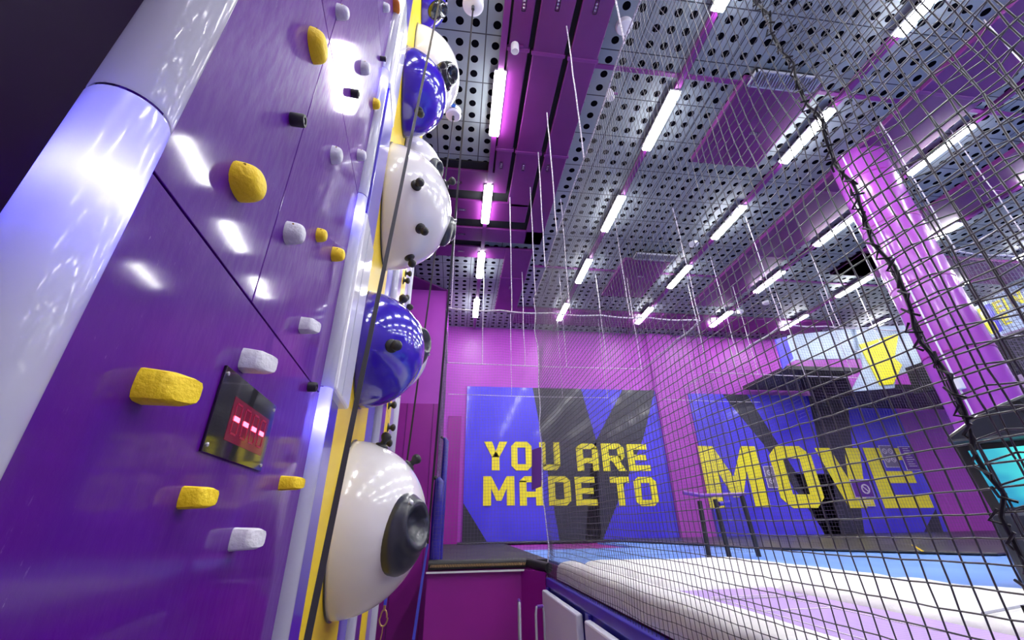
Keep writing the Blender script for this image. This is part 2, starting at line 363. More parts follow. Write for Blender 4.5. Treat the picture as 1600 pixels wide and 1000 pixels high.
def letter(ch, x0, x1, ytop, ybot, wy, mb):
    ym = (ytop+ybot)/2; X0 = at(x0, ym, 1, wy)[0]; X1 = at(x1, ym, 1, wy)[0]; xm = (x0+x1)/2
    Z1 = at(xm, ytop, 1, wy)[2]; Z0 = at(xm, ybot, 1, wy)[2]
    for poly in LET[ch]:
        mb.prism([(X0+(X1-X0)*a, wy, Z0+(Z1-Z0)*b) for a, b in poly], (0, 0.012, 0))
def mural(label, x0, x1, z0, z1, darks, letters):
    t = thing('wall_mural', ((x0+x1)/2, YW-0.03, z0), label, 'mural', 'painted slogan panels on the far wall')
    rectx(x0, x1, z0, z1, YW-0.06, YW-0.001).build('mural_panel', M_mblue, t)
    for k, p in enumerate(darks):
        pts = [at(a, b, 1, YW-0.064) for a, b in p]
        pts = [(min(max(q[0], x0), x1), YW-0.064, min(max(q[2], z0), z1)) for q in pts]
        o = MB(); o.prism(pts, (0, 0.01, 0)); o = o.build('dark_shape', M_mdark, t)
    for ch, a, b, c, d in letters:
        k = MB(); letter(ch, a, b, c, d, YW-0.078, k)
        k.build('letter', M_myel, t)
    return t
y = 0.44
mural('blue mural with charcoal shapes and yellow words YOU ARE MADE TO', 0.24, 6.44, -0.44, 3.93,
      [[(832, 600), (907, 600), (932, 690), (940, 850), (875, 850), (845, 675)], [(972, 605), (1036, 605), (1005, 685), (942, 850), (915, 850), (925, 700)], [(700, 780), (724, 786), (762, 850), (700, 860)]],
      [('Y', 756, 793, 690, 735), ('O', 799, 831, 690, 735), ('U', 843, 875, 691, 735), ('A', 901, 935, 693, 736), ('R', 941, 976, 693, 736), ('E', 981, 1014, 694, 736),
       ('M', 755, 804, 744, 790), ('A', 812, 848, 744, 790), ('D', 857, 892, 744, 790), ('E', 899, 932, 745, 790), ('T', 955, 985, 745, 790), ('O', 992, 1027, 745, 791)])
mural('blue mural with charcoal shapes and the big yellow word MOVE', 7.62, 15.3, -0.58, 3.86,
      [[(1126, 605), (1164, 605), (1245, 740), (1300, 742), (1320, 860), (1302, 860), (1198, 700)], [(1258, 605), (1318, 605), (1332, 700), (1358, 860), (1298, 860), (1240, 740), (1290, 740)], [(1462, 795), (1490, 870), (1450, 870)]],
      [('M', 1100, 1192, 697, 793), ('O', 1211, 1278, 697, 794), ('V', 1288, 1360, 700, 794), ('E', 1366, 1440, 700, 794)])

def sign(label, px, w_, h_, mc, marks, yy=YW-0.10):
    P = at(px[0], px[1], 1, yy); t = thing('wall_sign', P, label, 'sign')
    MB().box(P[0]-w_/2-0.02, P[1]-0.008, P[2]-h_/2-0.02, P[0]+w_/2+0.02, P[1]+0.01, P[2]+h_/2+0.02).build('sign_border', M_label, t)
    MB().box(P[0]-w_/2, P[1]-0.014, P[2]-h_/2, P[0]+w_/2, P[1]-0.008, P[2]+h_/2).build('sign_face', mc, t)
    k = MB(); ringp = lambda cx, cz, r: [[(cx+r*math.cos(a), cz+r*math.sin(a)), (cx+r*math.cos(b), cz+r*math.sin(b)), (cx+r*.72*math.cos(b), cz+r*.72*math.sin(b)), (cx+r*.72*math.cos(a), cz+r*.72*math.sin(a))] for a, b in [(2*math.pi*i/12, 2*math.pi*(i+1)/12) for i in range(12)]]
    polys = []
    for m_ in marks:
        if m_[0] == 'no': polys += ringp(*m_[1:]); cx, cz, r = m_[1:]; polys.append([(cx-r*.6, cz+r*.45), (cx-r*.45, cz+r*.6), (cx+r*.6, cz-r*.45), (cx+r*.45, cz-r*.6)])
        if m_[0] == 'line': _, a, b, z_, h2 = m_; polys.append([(a, z_), (b, z_), (b, z_+h2), (a, z_+h2)])
    for p in polys: k.prism([(P[0]+a, P[1]-0.02, P[2]+b) for a, b in p], (0, 0.006, 0))
    k.build('pictogram', M_label, t); return t
M_sviolet = mat('violet_sign', (92, 28, 150), 0.4); M_sgrey = mat('grey_sign', (120, 110, 140), 0.4); M_syel = mat('yellow_sign_strip', (236, 226, 60), 0.4)
lines = [('line', -0.15, 0.06+0.09*((i*7) % 3)/2, 0.30-i*0.07, 0.02) for i in range(9)]
sign('tall violet rules sign with lines of white text, right end of MOVE', (1421, 716), 0.50, 0.72, M_sviolet, lines)
sign('grey sign with four round pictograms over the letter E of MOVE', (1389, 713), 0.46, 0.66, M_sgrey, [('no', -0.11, 0.16, 0.09), ('no', 0.11, 0.16, 0.09), ('no', -0.11, -0.10, 0.09), ('no', 0.11, -0.10, 0.09)])
sign('small violet sign with one crossed circle at the foot of the letter V', (1347, 763), 0.66, 0.5, M_sviolet, [('no', 0.10, -0.02, 0.15)])
sign('small grey sign with round pictograms left of the big letter O', (1204, 745), 0.30, 0.60, M_sgrey, [('no', -0.02, 0.12, 0.08), ('no', -0.02, -0.12, 0.08)])
sign('small yellow-grey note under the violet crossed circle sign', (1355, 785), 0.45, 0.2, M_syel, [('line', -0.15, 0.12, 0.02, 0.02), ('line', -0.15, 0.1, -0.05, 0.02)])

# ------------------------------------------------------------------ deck, trampoline bed, pads
struct('floor_deck', MB().box(-0.30, 6.45, FLOOR, 1.30, YF, DECK-0.03).box(1.30, 5.7, FLOOR, 3.6, YF, DECK-0.03).box(3.6, -3.0, FLOOR, XR, YF, DECK-0.03), M_magenta)
M_mat = mottled('sky_blue_mat', (112, 160, 232), (96, 146, 224), 1.4, 0.4)
tag(MB().box(1.32, 5.72, DECK-0.03, 3.6, 9.0, DECK).box(3.6, -3.0, DECK-0.03, XR-0.1, 11.5, DECK).build('blue_floor_mat', M_mat), 'light blue floor mat spreading behind the white trampoline pads', 'floor mat')
k = MB().box(-0.30, 6.45, DECK-0.03, 1.30, 12.3, DECK+0.01)
tag(k.build('black_floor_mat', mottled('black_mat', (40, 40, 44), (26, 26, 30), 6, 0.6)), 'black mat on the deck in front of the YOU ARE MADE TO mural', 'floor mat')
t = thing('bench_pad', (9, 12.3, DECK), 'long low black padded kerb at the foot of the mural wall', 'pad')
MB().prism([at(1050, 850, 2, DECK+0.01), at(1200, 858, 2, DECK+0.01), at(1560, 868, 2, DECK+0.01), (16.8, 8.0, DECK+0.01), (16.8, 12.72, DECK+0.01), (0.1, 12.72, DECK+0.01), (0.1, 12.0, DECK+0.01), (4.0, 12.0, DECK+0.01)], (0, 0, 0.03)).build('cushion', mottled('black_vinyl', (52, 50, 58), (32, 32, 38), 3, 0.35), t, bevel=0.03)
MB().prism([(q[0], q[1], DECK+0.042) for q in (at(1444, 862, 2, DECK+0.04), at(1440, 862, 2, DECK+0.04), at(1424, 852, 2, DECK+0.04), at(1428, 852, 2, DECK+0.04))], (0, 0, 0.004)).build('tape_mark', M_yellow, t)
# front lip of the deck: black edge roll with rope lacing and light trim
t = thing('deck_edge_roll', (0.4, 6.42, DECK-0.05), 'black padded edge roll with pale lacing along the deck front', 'edge pad')
MB().tube([(-0.31, 6.42, DECK-0.02), (1.0, 6.42, DECK-0.02), (1.22, 6.02, DECK-0.06)], 0.06, 12).build('roll', M_black, t, smooth=True)
m = MB()
for i in range(60):
    x = -0.28+i*0.021; m.tube([(x, 6.352, DECK-0.045), (x+0.012, 6.352, DECK-0.015)], 0.005, 4)
m.build('lacing', mat('tan_cord', (190, 160, 110), 0.7), t)
MB().box(-0.33, 6.36, DECK-0.115, 0.96, 6.39, DECK-0.095).build('edge_trim', M_whiteS, t)
# deck front board and angled corner board
tag(MB().prism([(-0.32, 6.42, FLOOR), (0.92, 6.42, FLOOR), (1.16, 6.0, FLOOR), (1.16, 6.1, FLOOR), (0.97, 6.46, FLOOR), (-0.32, 6.46, FLOOR)], (0, 0, DECK-0.1-FLOOR)).build('deck_front_board', M_magenta),
    'magenta board cladding the front of the raised deck', 'cladding board')

pad_m = mat('white_vinyl_pad', (236, 236, 232), 0.5); t_ = NT(pad_m); t_.bump(t_.noise(t_.coords(), 5, 4), 0.5, 0.05)
def pad(label, x0, y0, x1, y1, z0, z1, seams=()):
    t = thing('edge_pad', ((x0+x1)/2, (y0+y1)/2, z0), label, 'pad', 'white pads round the trampoline bed')
    nx, ny = max(2, int((x1-x0)/0.12)), max(2, int((y1-y0)/0.12)); m = MB(); vs = []; fs = []
    for j in range(ny+1):
        for i in range(nx+1):
            a, b = i/nx, j/ny; e = min(a*nx, (1-a)*nx, b*ny, (1-b)*ny)
            z = z1 - (0.03 if e < 0.5 else 0) + 0.007*math.sin(7*a+9*b*ny/8)+0.005*math.sin(23*b+3*a)
            vs.append((x0+(x1-x0)*a, y0+(y1-y0)*b, z))
    for j in range(ny):
        for i in range(nx): q = j*(nx+1)+i; fs.append((q, q+1, q+nx+2, q+nx+1))
    n0 = len(vs); per = [i for i in range(nx+1)]+[(j)*(nx+1)+nx for j in range(1, ny+1)]+[ny*(nx+1)+i for i in range(nx-1, -1, -1)]+[j*(nx+1) for j in range(ny-1, 0, -1)]
    for q in per: vs.append((vs[q][0], vs[q][1], z0))
    for a in range(len(per)): b = (a+1) % len(per); fs.append((per[a], n0+a, n0+b, per[b]))
    m.add(vs, fs); m.build('pad_cover', pad_m, t, smooth=True, sub=1, sharp=0)
    for (sx0, sy0, sx1, sy1) in seams: MB().tube([(sx0, sy0, z1+0.005), (sx1, sy1, z1+0.005)], 0.006, 6).build('seam', M_vent, t)
pad('long white pad hung with the near net, along the blue frame', 1.24, -1.0, 1.555, 5.75, -0.585, -0.385)
pad('white pad across the far end of the trampoline bed', 1.56, 3.42, 3.58, 5.75, -0.585, -0.40)
pad('wide white pad on the far side of the trampoline bed', 2.36, -1.0, 3.58, 3.41, -0.585, -0.40, [(2.40, 2.0, 3.56, 2.35)])
bed = thing('trampoline_bed', (1.96, 1.2, -0.47), 'lilac woven trampoline bed with thin white outline between the white pads', 'trampoline bed')
bm_ = mat('lilac_woven_bed', (176, 146, 206), 0.6); t_ = NT(bm_); sp = t_.n('ShaderNodeTexCoord'); s2 = t_.n('ShaderNodeSeparateXYZ'); t_.l(sp.outputs['Object'], s2.inputs[0])
wv = t_.math('SINE', t_.math('MULTIPLY', s2.outputs[1], 420)); t_.l(t_.mix(t_.ramp(wv, -0.4, 0.6), lin((160, 128, 196)), lin((196, 168, 222))), t_.b.inputs['Base Color'])
MB().box(1.50, -1.0, -0.475, 2.40, 3.45, -0.455).build('woven_mat', bm_, bed)
m = MB()
for x in (1.72, 2.16): m.box(x, -1.0, -0.455, x+0.012, 3.1, -0.452)
for yy in (3.1, 2.6): m.box(1.72, yy, -0.455, 2.172, yy+0.02, -0.452)
m.build('outline_tape', M_label, bed)
m = MB()
for i in range(60): m.tube([(1.66+i*0.011, 2.98+0.05*(i % 2), -0.450), (1.671+i*0.011, 2.98+0.05*((i+1) % 2), -0.450)], 0.003, 4)
m.build('stitching', M_label, bed)

# blue steel frame of the trampoline with white padded side panels
fr = thing('trampoline', (1.2, 2.5, FLOOR), 'blue steel side frame of the trampoline, white panels mounted on it', 'trampoline')
M_frame = mat('blue_frame_paint', (48, 40, 170), 0.35, coat=0.3)
MB().box(1.17, -1.0, -0.69, 1.25, 6.0, -0.60).build('top_rail', M_frame, fr, bevel=0.008)
MB().box(1.19, -1.0, FLOOR, 1.24, 5.98, -0.69).build('side_board', M_frame, fr)
for yy in (5.9, 4.18, 2.5, 0.8): MB().box(1.155, yy-0.05, FLOOR, 1.20, yy+0.05, -0.69).build('post', M_frame, fr, bevel=0.005)
panel_m = mottled('white_panel_vinyl', (216, 216, 230), (206, 208, 224), 1.5, 0.45)
for n, (y0, y1, lab) in enumerate(((4.30, 5.86, 'white padded side panel on the blue frame, the far one beside the looped rails'), (2.62, 4.04, 'white padded side panel on the blue frame, nearest seen at the bottom edge'), (0.95, 2.38, 'white padded side panel on the blue frame, below the picture edge'))):
    tag(MB().box(1.09, y0, -1.78, 1.155, y1, -0.71).build('side_panel', panel_m, bevel=0.015), lab, 'padded panel', 'white side panels on the blue trampoline frame')
for n, (x, yy, lab) in enumerate(((0.69, 5.0, 'narrow looped white rail standing left, seen edge on'), (0.90, 5.0, 'wider looped white rail beside the white side panel'))):
    t = thing('looped_rail', (x, yy, FLOOR), lab, 'hand rail', 'looped rails in front of the deck')
    dx, dy = ((0.012, 0.12), (0.045, 0.02))[n]; top = (-0.70, -0.75)[n]
    MB().tube([(x-dx, yy-dy, FLOOR), (x-dx, yy-dy, top-0.06), (x-dx*.8, yy-dy*.8, top), (x+dx*.8, yy+dy*.8, top), (x+dx, yy+dy, top-0.06), (x+dx, yy+dy, FLOOR)], 0.012, 8).build('rail_loop', M_vent, t, smooth=True)
    MB().tube([(x-dx*.7, yy-dy*.7, top+0.001), (x+dx*.7, yy+dy*.7, top+0.001)], 0.016, 8).build('violet_grip', M_violet, t, smooth=True)

# ------------------------------------------------------------------ safety netting
def net_grid(fn, nu, nv, r, mb=None):
    """fn(i,j)->3-D node; cords run along both directions as three-sided cords"""
    P = np.array([[fn(i, j) for j in range(nv+1)] for i in range(nu+1)])
    return P
def cords(P, r, sides=4):
    vs = []; fs = []; base = 0
    for A in (P, np.transpose(P, (1, 0, 2))):
        for line in A:
            k = len(line); t = np.gradient(line, axis=0); t /= np.linalg.norm(t, axis=1)[:, None]+1e-9
            a = np.tile([0.9, 0.3, 0.31], (k, 1)); u = np.cross(t, a); u /= np.linalg.norm(u, axis=1)[:, None]; v = np.cross(t, u)
            for q in range(sides):
                an = 2*math.pi*q/sides; vs.append(line+r*(math.cos(an)*u+math.sin(an)*v))
            ix = np.arange(k-1)
            for q in range(sides):
                q2 = (q+1) % sides
                fs.append(np.stack([base+q*k+ix, base+q*k+ix+1, base+q2*k+ix+1, base+q2*k+ix], 1))
            base += sides*k
    return np.concatenate(vs), np.concatenate(fs)
def knots(P, r):
    c = P.reshape(-1, 3); n = len(c); o = np.array([(1, 0, 0), (-1, 0, 0), (0, 1, 0), (0, -1, 0), (0, 0, 1), (0, 0, -1)])*r
    v = (c[:, None, :]+o[None]).reshape(-1, 3); f = np.array([(0, 2, 4), (2, 1, 4), (1, 3, 4), (3, 0, 4), (2, 0, 5), (1, 2, 5), (3, 1, 5), (0, 3, 5)])
    return v, (f[None]+(np.arange(n)*6)[:, None, None]).reshape(-1, 3)
def raw_mesh(name, v, fl, m, parent=None):
    me = bpy.data.meshes.new(name); off = np.array(parent.location) if parent else np.zeros(3)
    me.from_pydata((v-off).tolist(), [], fl); me.materials.append(m)
    o = bpy.data.objects.new(name, me); C.objects.link(o)
    if parent: o.parent = parent
    return o
def net(label, P, r, m, knot=0, edge=(), edge_r=0.006, edge_m=None):
    t = thing('safety_net', (P[..., 0].mean(), P[..., 1].mean(), P[..., 2].min()), label, 'safety net')
    v, f = cords(P, r); raw_mesh('net_mesh', v, f.tolist(), m, t).data.shade_smooth()
    if knot:
        v, f = knots(P, knot); raw_mesh('net_knots', v, f.tolist(), m, t)
    for e in edge:
        MB().tube(e, edge_r, 6).build('edge_rope', edge_m or M_rope, t, smooth=True)
    return t
jit = lambda s: rng.normal(0, s, 3)
cell = 0.05
def smooth_noise(seed, n1, n2, k):
    g = np.random.default_rng(seed).normal(0, 1, (k, k)); a = np.linspace(0, k-1.001, n1); b = np.linspace(0, k-1.001, n2)
    i, j = a.astype(int), b.astype(int); fa, fb = (a-i)[:, None], (b-j)[None]; fa = fa*fa*(3-2*fa); fb = fb*fb*(3-2*fb)
    return g[np.ix_(i, j)]*(1-fa)*(1-fb)+g[np.ix_(i+1, j)]*fa*(1-fb)+g[np.ix_(i, j+1)]*(1-fa)*fb+g[np.ix_(i+1, j+1)]*fa*fb
# near net: plane X = 1.22
Y0, Y1, Z0, Z1 = -0.6, 6.10, -0.60, 3.50
nu, nv = int((Y1-Y0)/cell), int((Z1-Z0)/cell); P = np.zeros((nu+1, nv+1, 3))
s1, s2_ = smooth_noise(1, nu+1, nv+1, 14), smooth_noise(2, nu+1, nv+1, 14)
for i in range(nu+1):
    for j in range(nv+1):
        yy = Y0+(Y1-Y0)*i/nu; f = j/nv; zz = Z0+(Z1-Z0)*f
        sag = 0.02*(f)*math.sin(math.pi*((yy-Y0) % 1.3)/1.3)
        P[i, j] = (1.215+0.012*s1[i, j], yy+0.010*s2_[i, j]+rng.normal(0, 0.001), zz-sag+0.006*s1[i, j]+rng.normal(0, 0.001))
near_net = net('large dark square-mesh net hanging along the near side of the trampoline', P, 0.0023, M_net, 0.0048,
    edge=[[tuple(P[i, nv]) for i in range(0, nu+1, 3)], [tuple(P[nu, j]) for j in range(0, nv+1, 3)]], edge_r=0.007)
# seam where a second width of net is laced on
sm = []
for k in range(90):
    z = Z0+k*(3.5-Z0)/89; sm.append((1.212+0.006*math.sin(k*1.9), 0.86+0.012*math.sin(k*0.9)+(0.03*(z < 0))*1.0, z))
MB().tube(sm, 0.005, 6).build('lacing_seam', M_black, near_net, smooth=True)
m = MB()
for k in range(0, 89):
    p = np.array(sm[k]); a = k*1.3; m.tube([p+np.array([-0.008, 0.015*math.cos(a), 0.016]), p+np.array([-0.012, 0.018*math.cos(a+2), -0.006]), p+np.array([0.004, 0.016*math.cos(a+4), -0.018])], 0.0035, 5)
m.build('lacing_cord', M_black, near_net)
# second width of net, slack, just behind
nu2 = int(1.5/cell); P2 = np.zeros((nu2+1, nv+1, 3)); s3 = smooth_noise(5, nu2+1, nv+1, 7); s4 = smooth_noise(6, nu2+1, nv+1, 9)
for i in range(nu2+1):
    for j in range(nv+1):
        g = i/nu2
        P2[i, j] = (1.225+0.20*math.sqrt(g)+0.035*s3[i, j]*min(1, g*6), 0.87-g*1.45+0.02*s4[i, j]*min(1, g*6), Z0+0.02+(Z1-Z0)*j/nv+0.014*math.sin(i*1.6)+0.012*s3[i, j])
net('slack second layer of dark net laced behind the near net at the far right', P2, 0.0023, M_net, 0.0046)
# net crossing behind the trampoline (plane Y = 6.4)
def flat_net(label, x0, x1, y0, y1, z0, z1, c_, r, m, seed=3, wob=0.01, edges=True, kn=0):
    L = math.hypot(x1-x0, y1-y0); n1, n2 = int(L/c_), int((z1-z0)/c_); Q = np.zeros((n1+1, n2+1, 3)); s = smooth_noise(seed, n1+1, n2+1, 12)
    for i in range(n1+1):
        for j in range(n2+1):
            a, b = i/n1, j/n2; q = wob*s[i, j]
            Q[i, j] = (x0+(x1-x0)*a+q*0.6+rng.normal(0, 0.001), y0+(y1-y0)*a+q, z0+(z1-z0)*b+q*0.5-0.03*b*math.sin(math.pi*((a*L) % 0.9)/0.9))
    e = [[tuple(Q[i, n2]) for i in range(0, n1+1, 4)]+[tuple(Q[n1, n2])]] if edges else []
    return net(label, Q, r, m, kn, edge=e, edge_r=0.012)
flat_net('fine net crossing behind the trampoline below the YOU ARE MADE TO side', -0.26, 4.36, 6.36, 6.40, DECK+0.03, 3.34, 0.045, 0.0015, M_net2, 3)
flat_net('fine net running back from the right end of the crossing net', 4.36, 4.36, 6.42, 9.05, DECK+0.03, 3.34, 0.055, 0.0015, M_net2, 4)
flat_net('fine net of the right bay, running back from the front corner towards MOVE', 6.05, 6.15, 6.46, 10.4, DECK+0.03, 3.34, 0.06, 0.0015, M_net2, 8)
flat_net('fine net across the front of the right bay, left of the column', 6.08, 13.5, 6.42, 6.46, DECK+0.03, 3.34, 0.055, 0.0015, M_net2, 9)
flat_net('net panel hanging at the far right behind the column', 6.80, 12.0, 3.98, 3.98, 0.9, 3.34, 0.07, 0.0022, M_net2, 10)
flat_net('net panel at the far right running towards the camera', 6.78, 6.80, -0.4, 3.96, 0.9, 3.34, 0.07, 0.0022, M_net2, 11)
flat_net('left side net running back along the deck edge to the mural', -0.28, -0.30, 6.42, 9.0, DECK+0.03, 3.34, 0.06, 0.0015, M_net2, 12)
# thin cross ropes that hold the far bays
for lab, pts in (('thin white rope strung across the left bay, in front of the mural top', [(-0.3, 9.05, 3.34), (2.0, 9.05, 3.31), (4.4, 9.1, 3.34)]),
                 ('thin white rope strung across the left bay, nearer the mural wall', [(-0.3, 11.6, 3.34), (2.0, 11.6, 3.31), (4.4, 11.65, 3.34)]),
                 ('thin white rope strung across the right bay under the balcony', [(6.1, 9.2, 3.34), (8.5, 9.2, 3.31), (10.7, 9.3, 3.34)]),
                 ('thin white rope in the right bay just above the big mural', [(6.1, 11.7, 3.34), (8.0, 11.7, 3.31), (9.4, 11.8, 3.34)])):
    tag(MB().tube(pts, 0.009, 6).build('cross_rope', M_rope, smooth=True), lab, 'rope', 'thin cross ropes of the net bays')
def vrope(x, y, z0, z1, r, lab, grp='white ropes hanging from the ceiling to the nets'):
    m = MB(); n = max(4, int((z1-z0)/0.35)); m.tube([(x+rng.normal(0, 0.004), y+rng.normal(0, 0.004), z0+(z1-z0)*i/n) for i in range(n+1)], r, 5)
    tag(m.build('hanging_rope', M_rope, smooth=True), lab, 'rope', grp)
for n, yy in enumerate((1.9, 3.1, 4.4, 5.2, 6.06)):
    vrope(1.215, yy, 3.5, 5.98, 0.008, 'white rope from ceiling to near net top edge, %s' % ('nearest the camera', 'second from the camera', 'third from the camera', 'fourth from the camera', 'at its far corner')[n])
for n, x in enumerate((-0.2, 0.85, 1.9, 3.0, 4.34)):
    vrope(x, 6.38, 3.34, 5.98, 0.008, 'white rope from the ceiling to the crossing net top, %s from its left end' % ('first', 'second', 'third', 'fourth', 'last')[n])
for n, (x, yy) in enumerate(((0.5, 9.1), (1.5, 9.1), (2.5, 9.1), (3.5, 9.1), (4.36, 9.1), (1.5, 11.6), (3.0, 11.6), (4.36, 11.6))):
    vrope(x, yy, 3.34, 5.98, 0.008, 'white rope hanging over the left bay, %s %s' % (('first', 'second', 'third', 'fourth', 'fifth', 'first', 'second', 'third')[n], 'in the middle line' if yy < 10 else 'in the line by the wall'))
for n, (x, yy) in enumerate(((6.06, 6.46), (7.3, 6.46), (8.6, 6.46), (9.9, 6.46), (6.14, 8.0), (6.16, 9.2), (7.5, 9.2), (8.8, 9.2), (10.2, 9.2), (7.3, 11.7), (8.8, 11.7), (6.78, 1.0), (6.78, 2.4), (6.8, 3.96), (8.2, 3.98), (9.6, 3.98), (11.0, 3.98))):
    where = 'over the front net of the right bay' if yy == 6.46 else 'over the back of the right bay' if yy > 7 else 'beside the far right net panel'
    vrope(x, yy, 3.34, 5.98, 0.008, 'white rope %s, number %d counted from the left' % (where, n+1), 'white ropes of the right bays')

# hanging violet flag in the crossing net
tag(MB().prism([at(831, 703, 1, 6.3), at(846, 698, 1, 6.3), at(846, 760, 1, 6.3), at(831, 766, 1, 6.3)], (0, 0.012, 0)).build('hanging_flag', mat('dark_violet_cloth', (74, 14, 110), 0.8)),
    'dark violet cloth strip hung on the net over the letters U and A', 'flag')
# blue padded posts on the deck corner
M_padb = mottled('blue_post_vinyl', (48, 36, 160), (36, 24, 130), 6, 0.35)
for x, yy, top, r, lab in ((-0.18, 6.66, 1.22, 0.045, 'tall slim blue padded post at the left deck corner'), (-0.24, 6.52, 0.62, 0.07, 'short thick blue padded post in front of the tall one')):
    t = thing('padded_post', (x, yy, DECK), lab, 'post')
    MB().tube([(x, yy, DECK), (x, yy, 0.2), (x+0.01, yy, top-0.05), (x-0.02, yy, top)], [r, r*1.05, r*0.95, r*0.6], 14).build('foam_sleeve', M_padb, t, smooth=True)
    MB().tube([(x-0.02, yy, top-0.02), (x-0.07, yy, top+0.02)], r*0.4, 8).build('end_cap', M_black, t, smooth=True)

# barrier with three dark posts and violet bar
t = thing('post_barrier', (3.75, 6.0, DECK), 'barrier of three dark slanting posts under a violet bar, before the letter M', 'barrier')
for xb, xt, zt in ((3.40, 3.42, 0.26), (3.69, 3.66, 0.28), (4.12, 4.08, 0.32)): MB().tube([(xb, 6.0, DECK), (xt, 6.0, zt)], 0.032, 10).build('post', M_black, t, smooth=True)
MB().tube([(3.20, 6.0, 0.37), (3.45, 6.0, 0.33), (4.14, 6.0, 0.34)], 0.026, 10).build('top_bar', M_violet, t, smooth=True)
MB().tube([(3.72, 6.02, 0.22), (3.9, 6.02, 0.235)], 0.03, 10).build('clamp', M_blue, t, smooth=True)

# ------------------------------------------------------------------ kiosk at the right edge
ka = math.radians(55.6); kd = np.array([math.sin(ka), math.cos(ka), 0]); ks = np.array([math.cos(ka), -math.sin(ka), 0]); up = np.array([0, 0, 1.0])
KS = 1.12; kb = kd*4.15*KS; kio = thing('game_kiosk', (kb[0], kb[1], DECK), 'black game kiosk with a glowing teal screen under a peaked hood, right edge', 'game kiosk')
ks = ks*1.0
def K(s, d, z): return kb+ks*s*KS+kd*d*KS+up*(DECK if z == DECK else z*KS)
MB().prism([K(-0.165, 0.0, DECK), K(0.75, 0.0, DECK), K(0.75, 0.5, DECK), K(-0.165, 0.5, DECK)], up*(0.02*KS-DECK)).build('cabinet', M_char, kio, bevel=0.02)
MB().hexa([K(-0.15, 0.06, 0.02), K(0.74, 0.06, 0.02), K(0.74, 0.5, 0.02), K(-0.15, 0.5, 0.02)], [K(-0.18, 0.10, 0.44), K(0.74, 0.10, 0.44), K(0.74, 0.5, 0.44), K(-0.18, 0.5, 0.44)]).build('screen_housing', M_black, kio, bevel=0.01)
hood = [(-0.20, 0.44), (-0.19, 0.48), (0.02, 0.61), (0.30, 0.70), (0.75, 0.74), (0.75, 0.42)]
MB().hexa([K(a, -0.12, b) for a, b in hood], [K(a*1.0, 0.5, b) for a, b in hood]).build('hood', M_char, kio, bevel=0.02)
MB().prism([K(0.20, -0.125, 0.52), K(0.24, -0.125, 0.52), K(0.20, -0.125, 0.64), K(0.16, -0.125, 0.64)], kd*0.01).build('hood_slot', M_void, kio)
scm = mat('teal_screen', (20, 60, 70), 0.15, emit=1.0); t_ = NT(scm); v = t_.coords((1, 1, 1)); f1 = t_.ramp(t_.noise(v, 3.0, 2), 0.35, 0.7)
cc = t_.mix(f1, lin((28, 96, 130)), lin((70, 190, 176))); t_.l(cc, t_.b.inputs['Emission Color']); t_.b.inputs['Emission Strength'].default_value = 0.7
MB().prism([K(-0.10, 0.055, 0.05), K(0.70, 0.055, 0.05), K(0.70, 0.093, 0.40), K(-0.13, 0.093, 0.40)], kd*0.01).build('screen', scm, kio)

# ------------------------------------------------------------------ balcony and banners at the right
M_banner = mottled('pale_blue_banner', (188, 206, 222), (160, 176, 204), 1.2, 0.35)
def prism_y(pts, y0, y1, z=None): return MB().hexa([(a, y0, b) for a, b in pts], [(a, y1, b) for a, b in pts])
t = thing('balcony', (14.3, 11.4, 3.6), 'balcony with pale banner and a yellow wedge shape, left of the column', 'balcony')
MB().box(at(1228, 570, 1, 10.6)[0], 10.62, 4.02, at(1342, 570, 1, 10.6)[0], 12.7, 4.14).build('slab', M_black, t)
MB().box(at(1342, 570, 1, 10.6)[0], 10.55, 3.46, at(1480, 590, 1, 10.6)[0]+3, 12.7, 3.62).build('slab', M_black, t)
MB().box(at(1342, 570, 1, 10.6)[0], 11.2, 3.62, at(1342, 570, 1, 10.6)[0]+0.1, 12.7, 4.02).build('side_cheek', M_mdark, t)
MB().prism([at(1232, 524, 1, 10.58), at(1342, 512, 1, 10.58), at(1348, 560, 1, 10.58), at(1244, 562, 1, 10.58), at(1226, 572, 1, 10.58)], (0, 0.05, 0)).build('banner_left', M_banner, t)
MB().prism([at(1336, 512, 1, 10.5), at(1480, 505, 1, 10.5), at(1480, 578, 1, 10.5), at(1400, 585, 1, 10.5), at(1398, 606, 1, 10.5), at(1330, 612, 1, 10.5), at(1350, 575, 1, 10.5)], (0, 0.05, 0)).build('banner_right', M_banner, t)
MB().prism([at(1343, 538, 1, 10.46), at(1404, 521, 1, 10.46), at(1398, 560, 1, 10.46), at(1410, 570, 1, 10.46), at(1396, 600, 1, 10.46), at(1376, 602, 1, 10.46)], (0, 0.03, 0)).build('yellow_wedge', M_myel, t)
MB().prism([at(1212, 530, 1, 10.57), at(1228, 526, 1, 10.57), at(1240, 560, 1, 10.57), at(1224, 576, 1, 10.57)], (0, 0.05, 0)).build('blue_end', M_mblue, t)
lt = thing('hanging_bracket', at(1375, 530, 1, 9.0), 'thin white bracket hanging beside the lamp in front of the balcony', 'bracket')
MB().tube([at(1330, 545, 1, 9.0), at(1340, 550, 1, 9.0), at(1382, 532, 1, 9.0)], 0.02, 6).build('rail', M_whiteS, lt, smooth=True)
q_ = at(1375, 535, 1, 9.0); MB().tube([q_, (q_[0], q_[1], 6.0)], 0.01, 6).build('drop_rod', M_whiteS, lt, smooth=True)
